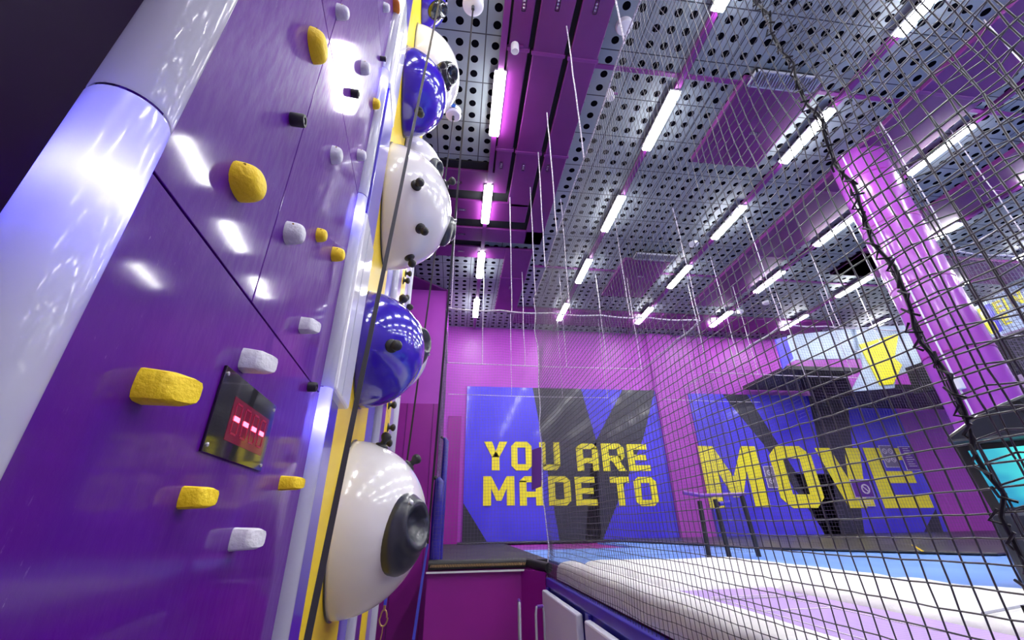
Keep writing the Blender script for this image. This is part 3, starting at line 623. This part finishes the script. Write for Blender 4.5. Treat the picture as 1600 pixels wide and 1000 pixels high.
# banner with letters at the right edge
ya = 8.5
t = thing('lettered_banner', at(1565, 480, 1, ya), 'pale banner with yellow letters high at the right edge behind the column', 'banner')
MB().prism([at(1520, 482, 1, ya), at(1640, 415, 1, ya), at(1650, 495, 1, ya), at(1552, 527, 1, ya)], (0, 0.05, 0)).build('banner_sheet', M_banner, t)
MB().prism([at(1536, 478, 1, ya-0.01), at(1546, 474, 1, ya-0.01), at(1568, 516, 1, ya-0.01), at(1556, 522, 1, ya-0.01)], (0, 0.01, 0)).build('blue_patch', M_mblue, t)
def bl(ch, q):     # q: four pixel corners bl, br, tr, tl on the banner
    q = [at(a, b, 1, ya-0.03) for a, b in q]; mb = MB()
    for poly in LET.get(ch) or []:
        mb.prism([(1-a)*(1-b)*q[0]+a*(1-b)*q[1]+a*b*q[2]+(1-a)*b*q[3] for a, b in poly], (0, 0.01, 0))
    mb.build('letter', M_myel, t)
LET['L'] = [R4(0, 0, 0.3, 1), R4(0.3, 0, 1, 0.22)]; LET['I'] = [R4(0.3, 0, 0.7, 1)]; LET['N'] = [R4(0, 0, 0.25, 1), R4(0.75, 0, 1, 1), [(0.25, 1), (0.25, 0.6), (0.75, 0), (0.75, 0.4)]]
bl('L', [(1538, 503), (1548, 499), (1540, 478), (1527, 483)]); bl('E', [(1560, 491), (1572, 486), (1562, 468), (1550, 473)]); bl('I', [(1573, 485), (1580, 482), (1570, 464), (1563, 467)]); bl('N', [(1584, 480), (1602, 472), (1592, 452), (1573, 461)])
bl('D', [(1550, 522), (1562, 518), (1552, 500), (1538, 505)]); bl('E', [(1572, 508), (1582, 504), (1574, 490), (1562, 495)])
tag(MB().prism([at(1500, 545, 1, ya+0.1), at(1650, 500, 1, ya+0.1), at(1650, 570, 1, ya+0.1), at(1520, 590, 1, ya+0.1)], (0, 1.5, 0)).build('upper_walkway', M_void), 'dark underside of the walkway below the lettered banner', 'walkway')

# ------------------------------------------------------------------ climbing tower
D_ = np.array([-0.0723335, 0.9973805, 0.0]); N_ = np.array([D_[1], -D_[0], 0.0]); W0 = -0.42
def Tn(u, n, z): return D_*u+N_*(W0+n)+np.array([0, 0, z])
def tbox(mb, u0, n0, z0, u1, n1, z1):
    return mb.hexa([Tn(u0, n0, z0), Tn(u1, n0, z0), Tn(u1, n1, z0), Tn(u0, n1, z0)], [Tn(u0, n0, z1), Tn(u1, n0, z1), Tn(u1, n1, z1), Tn(u0, n1, z1)])
TOP = 5.85
tow = thing('climbing_tower', Tn(3.0, -0.3, FLOOR), 'tall climbing wall with glossy purple face and yellow, blue and white bays', 'climbing wall')
tbox(MB(), 0.47, -0.9, FLOOR, 5.6, -0.03, TOP).build('core', M_violet, tow)
tbox(MB(), 0.455, -0.9, FLOOR, 0.469, -0.035, 1.9).build('end_panel', M_dark, tow)
tbox(MB(), 0.455, -0.9, 1.903, 0.469, -0.035, TOP).build('end_panel', M_dark, tow)
rows_z = [FLOOR, -0.53, 0.472, 1.485, 2.49, 3.50, 4.50, TOP]
for i in range(len(rows_z)-1):
    z0, z1 = rows_z[i]+0.0025, rows_z[i+1]-0.0025
    us = [(0.48, 1.80)] if i < 2 else [(0.48, 0.949), (0.953, 1.80)]
    for u0, u1 in us: tbox(MB(), u0, -0.03, z0, u1, 0.0, z1).build('purple_panel', M_panel, tow, bevel=0.0015)
def bay(name, u0, u1, m, splits=(), n=0.0):
    zs = [FLOOR]+list(splits)+[TOP]
    for a, b in zip(zs[:-1], zs[1:]): tbox(MB(), u0, -0.03+n, a+0.002, u1, n, b-0.002).build(name, m, tow)
bay('yellow_panel', 2.03, 3.12, M_yellow, (0.80, 1.95, 3.2, 4.6))
bay('blue_panel', 3.12, 3.50, M_blue, (1.1, 3.0))
bay('violet_panel', 3.72, 4.42, M_violet, (1.1, 3.0), 0.0)
bay('yellow_strip', 4.42, 5.0, M_yellow, (1.1, 3.0))
bay('violet_strip', 5.0, 5.45, M_violet)
def column_tube(u, n, r, name='edge_tube', seg=True, lit=True):
    zs = [FLOOR, -0.5, 0.5, 1.5, 2.5, 3.5, 4.5, TOP]
    for i, (a, b) in enumerate(zip(zs[:-1], zs[1:])):
        o = MB().lathe(Tn(u, n, a+0.002), (0, 0, 1), [(r*0.97, 0), (r, 0.004), (r, b-a-0.008), (r*0.97, b-a-0.004)], 40)
        o.f = [f for f in o.f if len(f) < 10]      # open ends so the lamp inside shines through
        ob = o.build(name, M_trans, tow, smooth=True, sharp=60)
        if lit and i in (1, 2, 3, 4, 5, 6):
            L = bpy.data.lights.new('tube_led', 'POINT'); L.color = (0.12, 0.12, 1.0); L.energy = LED[0]*(1.0 if r > 0.042 else 2.2); L.shadow_soft_size = 0.006
            lo = bpy.data.objects.new('tube_led', L); C.objects.link(lo); lo.location = tuple(Tn(u, n+0.2*r, b-0.13)); lo.visible_camera = True
    return
LED = [0.45]
tube_u, tube_n = 0.469, 0.0
column_tube(tube_u, tube_n, 0.0455)
column_tube(1.735, 0.0, 0.040)
column_tube(3.60, 0.0, 0.05, lit=False)
column_tube(5.50, 0.0, 0.06, lit=False)
# rail beside the second tube: blue, with white covers on alternate storeys
tbox(MB(), 1.775, -0.05, FLOOR, 2.03, 0.012, 0.51).build('blue_rail', M_blue, tow, bevel=0.004)
tbox(MB(), 1.775, -0.05, 0.512, 2.06, 0.046, TOP).build('blue_rail', M_blue, tow, bevel=0.004)
for z0, z1 in ((0.50, 1.42), (2.42, 3.42), (4.42, TOP)):
    tbox(MB(), 1.74, -0.02, z0, 2.07, 0.052, z1).build('white_cover', M_white, tow, bevel=0.012)
    MB().tube([Tn(1.86, 0.052, z0+0.01), Tn(1.86, 0.052, z1-0.01)], 0.003, 5).build('cover_groove', M_vent, tow)
# labels at the tower foot
tbox(MB(), 2.36, 0.0, -0.98, 2.46, 0.004, -0.52).build('red_printed_label', mat('pale_label', (240, 226, 120), 0.5), tow)
kk = MB()
for i in range(8): tbox(kk, 2.385, 0.004, -0.96+i*0.055, 2.435, 0.006, -0.93+i*0.055)
kk.build('label_print', mat('red_ink', (210, 60, 40), 0.6), tow)
tbox(MB(), 3.0, 0.0, -1.0, 3.1, 0.004, -0.62).build('grey_label', M_vent, tow)

# ------------------------------------------------------------------ bubbles
def knob(mb, c, ax, s=1.0):
    mb.lathe(c, ax, [(0.040*s, -0.006), (0.040*s, 0.004), (0.034*s, 0.010), (0.018*s, 0.016), (0.016*s, 0.03), (0.026*s, 0.042), (0.032*s, 0.056), (0.030*s, 0.070), (0.018*s, 0.082), (0.002, 0.086)], 16)
def sphere_dir(az, el):    # az: turn from wall normal towards +u (far), el up
    a, e = math.radians(az), math.radians(el); return N_*math.cos(a)*math.cos(e)+D_*math.sin(a)*math.cos(e)+np.array([0, 0, 1.0])*math.sin(e)
def bubble(u, z, r, m, label, knobs_=(), eyes=(), eye_m=None):
    c = Tn(u, 0, z); t = thing('bubble_volume', c, label, 'climbing volume', 'domed climbing volumes on the tower')
    prof = [(r*1.0, 0.0)]+[(r*math.cos(math.radians(a)), r*math.sin(math.radians(a))) for a in range(3, 90, 3)]+[(0.001, r)]
    MB().lathe(c, N_, prof, 72).build('dome', m, t, smooth=True, sharp=0)
    MB().lathe(c, N_, [(r*1.012, 0.0), (r*1.012, 0.008)], 72).build('base_ring', M_char, t, smooth=True)
    for az, el in knobs_:
        d = sphere_dir(az, el); mb = MB(); knob(mb, c+d*r, d); mb.build('ball_grip', M_black, t, smooth=True, sharp=50)
    for az, el, sz, tw in eyes:
        d = sphere_dir(az, el); mb = MB(); a = np.cross(d, [0, 0, 1.0]); a /= np.linalg.norm(a); b = np.cross(a, d)
        a, b = a*math.cos(tw)+b*math.sin(tw), -a*math.sin(tw)+b*math.cos(tw)
        vs = []; fs = []; K1, K2 = 14, 36
        for i in range(K1+1):
            rho = i/K1
            for j in range(K2):
                q = 2*math.pi*j/K2; x, y2 = sz*rho*math.cos(q)*0.72, sz*rho*math.sin(q)
                p = c+d*r+a*x+b*y2; dd = p-c; dd /= np.linalg.norm(dd)
                dish = 0.75*math.exp(-((x/sz+0.0)**2*5+(y2/sz-0.25)**2*7)); rim = 0.048*(1-rho**3)**0.6
                lip = 0.028*math.exp(-((math.hypot(x/sz*1.1, (y2/sz-0.22))-0.42)**2)*60)
                vs.append(c+dd*(r+(rim+lip-0.06*dish)*sz/0.15))
        for i in range(K1):
            for j in range(K2): fs.append((i*K2+j, i*K2+(j+1) % K2, (i+1)*K2+(j+1) % K2, (i+1)*K2+j))
        mb.add(vs, fs); dg = mb.build('dish_grip', eye_m or M_char, t, smooth=True, sharp=0)
        for qx, qy in ((-0.42, -0.15), (0.3, 0.62)):
            p = c+d*r+a*sz*qx+b*sz*qy; dd = (p-c)/np.linalg.norm(p-c); mb = MB(); mb.lathe(c+dd*(r+0.045*sz/0.15), dd, [(0.012, -0.012), (0.012, 0.004), (0.006, 0.005)], 12); mb.build('grip_bolt', M_steel, dg)
    return t
M_bwhite = mottled('white_bubble_shell', (230, 228, 226), (224, 222, 222), 2, 0.2, coat=0.7); M_bblue = mottled('blue_bubble_shell', (56, 32, 190), (50, 28, 180), 2, 0.15, coat=0.8)
M_shiny = mat('polished_dark_grip', (50, 54, 62), 0.12, metal=0.6, coat=0.6)
bubble(2.80, 0.02, 0.46, M_bwhite, 'lowest white dome on the climbing wall with a dark dish grip', [(-30, 66), (0, 44)], [(-38, -7, 0.22, 0.10)])
bubble(2.60, 1.02, 0.37, M_bblue, 'blue dome above the lowest white dome, one ball grip facing out', [(-58, -14), (-5, 62)], [])
bubble(3.42, 1.34, 0.39, M_bwhite, 'white dome mostly hidden behind the blue dome at mid height', [(-20, 62)], [(-38, -6, 0.20, 0.1)])
bubble(2.72, 2.28, 0.49, M_bwhite, 'big white dome in the middle of the stack with plain black ball grips', [(-62, -14), (-40, -44), (-22, 20), (0, -66)], [(10, -12, 0.16, 0.1)])
bubble(3.45, 3.42, 0.38, M_bwhite, 'white dome just behind and above the big middle white dome', [(-40, -30)], [(-30, -20, 0.17, 0)])
bubble(2.68, 3.62, 0.38, M_bblue, 'upper blue dome with two ball grips, in front of a white one', [(-34, -62), (-30, 30)], [])
bubble(3.22, 4.70, 0.50, M_bwhite, 'highest white dome with a shiny dark dish grip', [(-20, -66)], [(-34, -34, 0.21, 0.2)], M_shiny)
bubble(2.95, 5.66, 0.28, M_bblue, 'topmost blue dome cut by the upper picture edge', [], [(-15, -42, 0.16, 0.2)], M_shiny)
# small grips on the far yellow strip
for i, z in enumerate((-0.95, 0.62, 0.78, 0.98, 1.18, 2.62, 2.75, 2.98, 4.6)):
    mb = MB(); knob(mb, Tn(4.6+0.2*(i % 2), 0.0, z), N_, 1.25)
    tag(mb.build('ball_grip_hold', M_black if i else M_vent, smooth=True), 'small dark ball hold on the far yellow strip, %s from the bottom' % ('lowest', 'second', 'third', 'fourth', 'fifth', 'sixth', 'seventh', 'eighth', 'ninth')[i], 'climbing hold', 'ball holds on the far yellow strip')

# ------------------------------------------------------------------ climbing holds on the purple face
def wall_uv(px, py, n=0.0):
    r = ray(px, py); t = (W0+n)/(r@N_); P = r*t; return P@D_, P[2]
def hold(name, u0, z0, du, dz, p, m, label, shape='wedge', tw=0.0, skew=(0.0, 0.0), dent=True):
    """wedge hold: base footprint du x dz centred at (u0,z0), standing out p"""
    K = 20; vs = []; fs = []; L = 9; e = 4.5 if shape == 'wedge' else 2.5
    t = thing(name, Tn(u0, 0, z0-dz/2), label, 'climbing hold', 'climbing holds on the purple wall')
    for i in range(L+1):
        h = i/L; a = h*math.pi/2; ex = 0.22 if shape == 'wedge' else 0.75
        s = (1-h**(5.0 if shape == 'wedge' else 2.4))**(0.5) if h < 1 else 0.0
        s = max(s, 0.0)*(1-0.12*h) if shape != 'wedge' else (1.0-0.10*h)*(1 if h < 0.85 else (0.93 if h < 0.95 else 0.80))
        for j in range(K):
            q = 2*math.pi*(j+0.5)/K; cx, cz = math.cos(q), math.sin(q)
            k = (abs(cx)**e+abs(cz)**e)**(-1/e); x, z = cx*k*du/2*s, cz*k*dz/2*s
            nn = p*(h if shape == 'wedge' else math.sin(a))
            nn *= 1+(0.0 if shape != 'wedge' else 0.30*x/(du/2+1e-9)*h)
            x += skew[0]*h*du; z += skew[1]*h*dz
            x, z = x*math.cos(tw)-z*math.sin(tw), x*math.sin(tw)+z*math.cos(tw)
            vs.append(Tn(u0+x, nn, z0+z))
    for i in range(L):
        for j in range(K): fs.append((i*K+j, i*K+(j+1) % K, (i+1)*K+(j+1) % K, (i+1)*K+j))
    fs.append(tuple(range(L*K, (L+1)*K)))
    MB().add(vs, fs).build('hold_body', m, t, smooth=True, sharp=38)
    if dent:
        mb = MB(); sc_ = min(du, dz)/0.11
        for a, b, h in ((-0.55, 0.42, 0.42), (-0.35, 0.05, 0.55)):
            mb.lathe(Tn(u0-du*0.46*(1-0.15*h)+skew[0]*h*du, p*h, z0+b*dz*0.5+skew[1]*h*dz), -D_, [(0.0055*sc_, -0.002), (0.0055*sc_, 0.0012)], 12)
        mb.build('bolt_hole', mat(name+'_recess', (150, 112, 20) if m is M_hyel else (120, 120, 126), 0.8) if name+'_recess' not in MATS else MATS[name+'_recess'], t)
    return t
def hold_px(x0, x1, y0, y1, m, label, shape='wedge', p=None, du=None, skew=(0, 0)):
    """place a hold whose outline in the photo spans x0..x1, y0..y1; x0 is where it meets the wall"""
    u, z = wall_uv(x0, (y0+y1)/2); d = math.hypot(u, W0)
    sc_ = None
    zt, zb = wall_uv(x0, y0)[1], wall_uv(x0, y1)[1]
    dz = abs(zt-zb)*0.94; dz = min(dz, 0.16)
    if du is None: du = dz*0.9
    # protrusion so that the tip lands at x1
    if p is None:
        best = None
        for q in np.linspace(0.015, 0.11, 60):
            P = Tn(u+du*0.4, q, z); cc = RR@P; X = 800+FPX*cc[0]/cc[2]
            if best is None or abs(X-x1) < best[0]: best = (abs(X-x1), q)
        p = best[1]
    return hold('climbing_hold', u+du*0.5, z, du, dz, p, m, label, shape, 0.0, skew)
Yh, Wh = M_hyel, M_hwht
hold_px(209, 290, 562, 630, Yh, 'large yellow wedge hold on the lower left of the purple wall', skew=(0.05, -0.06))
hold_px(279, 327, 756, 797, Yh, 'small square yellow hold below the large yellow wedge')
hold_px(436, 468, 741, 767, Yh, 'small yellow hold low beside the white edge tube')
hold_px(360, 410, 222, 298, Yh, 'yellow teardrop hold left of centre above the long seam', 'dome', du=0.085)
hold_px(482, 509, 11, 77, Yh, 'tall yellow hold near the top of the purple wall', 'dome', du=0.10)
hold_px(494, 511, 345, 377, Yh, 'upper of two little yellow holds side by side at mid wall', 'dome')
hold_px(518, 538, 374, 408, Yh, 'lower of two little yellow holds side by side at mid wall', 'dome')
hold_px(583, 594, 138, 172, Yh, 'little yellow hold next to the edge tube high on the wall', 'dome')
hold_px(614, 625, -16, 9, M_hor, 'orange hold at the very top beside the edge tube', 'dome', du=0.1)
hold_px(375, 420, 534, 581, Wh, 'white wedge hold just above the digital display', skew=(0.05, -0.05))
hold_px(359, 402, 823, 863, Wh, 'white wedge hold lowest on the purple wall')
hold_px(444, 475, 328, 379, Wh, 'white teardrop hold left of the two little yellow ones', 'dome')
hold_px(468, 494, 487, 520, Wh, 'white hold where the long seam nears the edge tube')
hold_px(517, 535, 210, 254, Wh, 'white shell hold, left of a close pair', 'dome')
hold_px(558, 572, 220, 251, Wh, 'white shell hold, right of a close pair by the edge tube', 'dome')
hold_px(564, 578, 76, 117, Wh, 'white shell hold beside the bright reflection, upper wall', 'dome')
hold_px(525, 545, -14, 27, Wh, 'white shell hold cut by the top edge, right of the tall yellow', 'dome')
hold_px(599, 609, -14, 22, Wh, 'white shell hold cut by the top edge near the edge tube', 'dome')
def peg(x0, x1, y0, y1, label, m=M_black):
    u, z = wall_uv(x0, (y0+y1)/2); r = abs(wall_uv(x0, y0)[1]-wall_uv(x0, y1)[1])/2*0.86
    best = min(((abs(800+FPX*(RR@Tn(u+r, q, z))[0]/(RR@Tn(u+r, q, z))[2]-x1+4), q) for q in np.linspace(0.02, 0.13, 50)))[1]
    t = thing('rubber_peg', Tn(u+r, 0, z-r), label, 'peg', 'cylindrical pegs on the purple wall')
    MB().lathe(Tn(u+r, 0, z), N_, [(r*0.98, 0), (r, 0.004), (r, best-0.006), (r*0.9, best), (r*0.55, best), (r*0.5, best-0.01), (0.001, best-0.01)], 28).build('peg_body', m, t, smooth=True)
    MB().lathe(Tn(u+r, 0, z), N_, [(r*0.3, best-0.012), (r*0.3, best-0.003), (0.001, best-0.003)], 16).build('bolt', M_steel, t, smooth=True)
peg(452, 481, 160, 194, 'black rubber peg at the upper left beside scratched paint')
peg(548, 565, 127, 152, 'black rubber peg within the bright reflection near the top')
peg(480, 500, 591, 613, 'black rubber peg at the edge tube above the display')
peg(594, 607, 78, 97, 'black rubber peg tucked at the edge tube near the top')

# digital display
u0, u1, z0, z1 = 0.915, 1.250, 0.134, 0.306
dp = thing('digital_display', Tn((u0+u1)/2, 0, z0), 'black digital timer display with four red dashes, set on the purple wall', 'display')
tbox(MB(), u0, 0.0, z0, u1, 0.006, z1).build('glass_plate', mat('black_glass', (8, 8, 16), 0.04, coat=1.0), dp, bevel=0.001)
tbox(MB(), u0+0.075, 0.006, z0+0.035, u1-0.03, 0.0068, z1-0.045).build('window', mat('dark_red_window', (44, 16, 34), 0.08, emit=0.12, ecol=(150, 20, 60)), dp)
M_led = mat('red_led', (255, 60, 70), 0.4, emit=5.0, ecol=(255, 50, 70)); M_ledglow = mat('faint_glow_led', (120, 16, 40), 0.3, emit=0.06, ecol=(200, 20, 50))  # second material: faint emission painted into the segments that are off
for i in range(4):
    uc = u0+0.108+i*0.054; zc = (z0+z1)/2-0.002
    kk = MB(); tbox(kk, uc-0.014, 0.007, zc-0.0048, uc+0.014, 0.0085, zc+0.0048); kk.build('lit_dash', M_led, dp)
    kk = MB()
    for a, b, c_, d_ in ((-0.014, 0.030, 0.014, 0.034), (-0.014, -0.034, 0.014, -0.030), (-0.018, 0.006, -0.014, 0.029), (0.014, 0.006, 0.018, 0.029), (-0.018, -0.029, -0.014, -0.006), (0.014, -0.029, 0.018, -0.006)):
        tbox(kk, uc+a, 0.007, zc+b, uc+c_, 0.0078, zc+d_)
    kk.build('faint_glow_digit', M_ledglow, dp)
for uu in (u0+0.012, u1-0.012):
    for zz in (z0+0.014, z1-0.014): MB().lathe(Tn(uu, 0.006, zz), N_, [(0.0045, 0), (0.0045, 0.002), (0.002, 0.003)], 12).build('screw', M_steel, dp)

# ------------------------------------------------------------------ belay devices, straps, karabiner
def strap(label, pts, wd, th, m, extra=None):
    t = thing('belay_strap', pts[-1], label, 'strap'); pts = [np.array(p, float) for p in pts]; mb = MB()
    vs = []; n = len(pts)
    for i, p in enumerate(pts):
        tt = pts[min(i+1, n-1)]-pts[max(0, i-1)]; tt /= np.linalg.norm(tt); v = -p/np.linalg.norm(p); s = np.cross(tt, v); s /= np.linalg.norm(s)
        tw = 0.5 if i == 0 else 0.2; s2 = np.cross(tt, s); s = s*math.cos(tw)+s2*math.sin(tw); q = np.cross(tt, s)
        vs += [p-s*wd/2-q*th/2, p+s*wd/2-q*th/2, p+s*wd/2+q*th/2, p-s*wd/2+q*th/2]
    fs = [(0, 1, 2, 3), tuple(range(4*(n-1), 4*n))]+[(i*4+j, i*4+(j+1) % 4, (i+1)*4+(j+1) % 4, (i+1)*4+j) for i in range(n-1) for j in range(4)]
    mb.add(vs, fs); mb.build('webbing', m, t); return t
def P_at(px, py, z): return at(px, py, 2, z)
def lerp(a, b, n): return [np.array(a)*(1-i/n)+np.array(b)*(i/n) for i in range(n+1)]
M_strapg = mat('grey_black_webbing', (40, 40, 46), 0.6); M_strapb = mat('blue_webbing', (28, 30, 150), 0.6)
strap('black webbing strap running down in front of the domes', lerp(P_at(688, -6, 5.30), P_at(472, 1040, -0.30), 8), 0.018, 0.003, M_strapg)
a_, b_ = P_at(739, 14, 5.68), P_at(668, 850, -0.16); c_ = P_at(646, 1000, -0.85)
s2t = strap('thin belay strap hanging right of the domes, blue at its lower end', lerp(a_, b_, 6), 0.022, 0.003, M_strapg)
def lower(t, a, b, m):
    o = strap('x', lerp(a, b, 3), 0.024, 0.004, m); w_ = [x for x in bpy.data.objects if x.parent is o][0]
    w_.parent = t; w_.name = 'lower_webbing'; w_.location = o.location-t.location; bpy.data.objects.remove(o)
lower(s2t, b_, c_, M_strapb)
e0, e1, e2 = P_at(708, 186, 5.42), P_at(634, 735, 0.55), P_at(601, 948, -0.58)
s3t = strap('belay strap between domes and magenta wall ending in a karabiner', lerp(e0, e1, 6), 0.02, 0.003, M_strapg)
lower(s3t, e1, e2, M_strapb)
kb_ = thing('karabiner', e2+np.array([0, 0, -0.14]), 'gold coloured karabiner hanging on the blue end of the strap', 'karabiner')
M_gold = mat('brass', (214, 180, 110), 0.3, metal=0.8)
ring_ = [e2+np.array([0.028*math.cos(a)*(1.15 if math.sin(a) < 0 else 0.9), 0, -0.075+0.055*math.sin(a)]) for a in np.linspace(0, 2*math.pi, 20)]
MB().tube(ring_, 0.006, 8).build('hook', M_gold, kb_, smooth=True)
MB().tube([e2+np.array([0, 0, 0.01]), e2+np.array([0, 0, -0.025])], 0.010, 8).build('swivel', M_gold, kb_, smooth=True)
MB().tube([e2+np.array([0, 0, -0.13]), e2+np.array([0.0, 0, -0.17]), e2+np.array([-0.015, 0, -0.26])], 0.004, 6).build('chain', M_gold, kb_, smooth=True)
def device(P, r, label):
    P = np.array(P, float); t = thing('belay_device', P, label, 'auto belay device', 'belay devices hung under the ceiling')
    MB().lathe(P, (0, 0, 1), [(r*0.2, 0), (r*0.85, 0.01), (r, 0.03), (r, 0.12), (r*0.85, 0.14), (r*0.2, 0.15)], 32).build('drum_casing', M_white, t, smooth=True)
    MB().lathe(P+np.array([0, 0, 0.045]), (0, 0, 1), [(r*1.02, 0), (r*1.02, 0.012)], 32).build('dark_band', M_char, t, smooth=True)
    MB().lathe(P+np.array([0, -r*0.9, 0.09]), (0, -1, 0), [(r*0.3, 0), (r*0.3, 0.02), (0.002, 0.02)], 20).build('front_label', mat('blue_label%d' % len(MATS), (40, 90, 180) if r < 0.12 else (236, 150, 90), 0.4), t, smooth=True)
    MB().tube([P, P-np.array([0, 0, 0.06])], 0.02, 10).build('nozzle', M_char, t, smooth=True)
    MB().tube([P+np.array([0, 0, 0.15]), np.array([P[0], P[1], 6.02])], 0.012, 8).build('hanger', M_steel, t, smooth=True)
device(a_+np.array([0, 0, 0.05]), 0.13, 'white round belay device with orange label at the top edge')
device(e0+np.array([0, 0, 0.05]), 0.115, 'white round belay device with blue label, lower of the two')
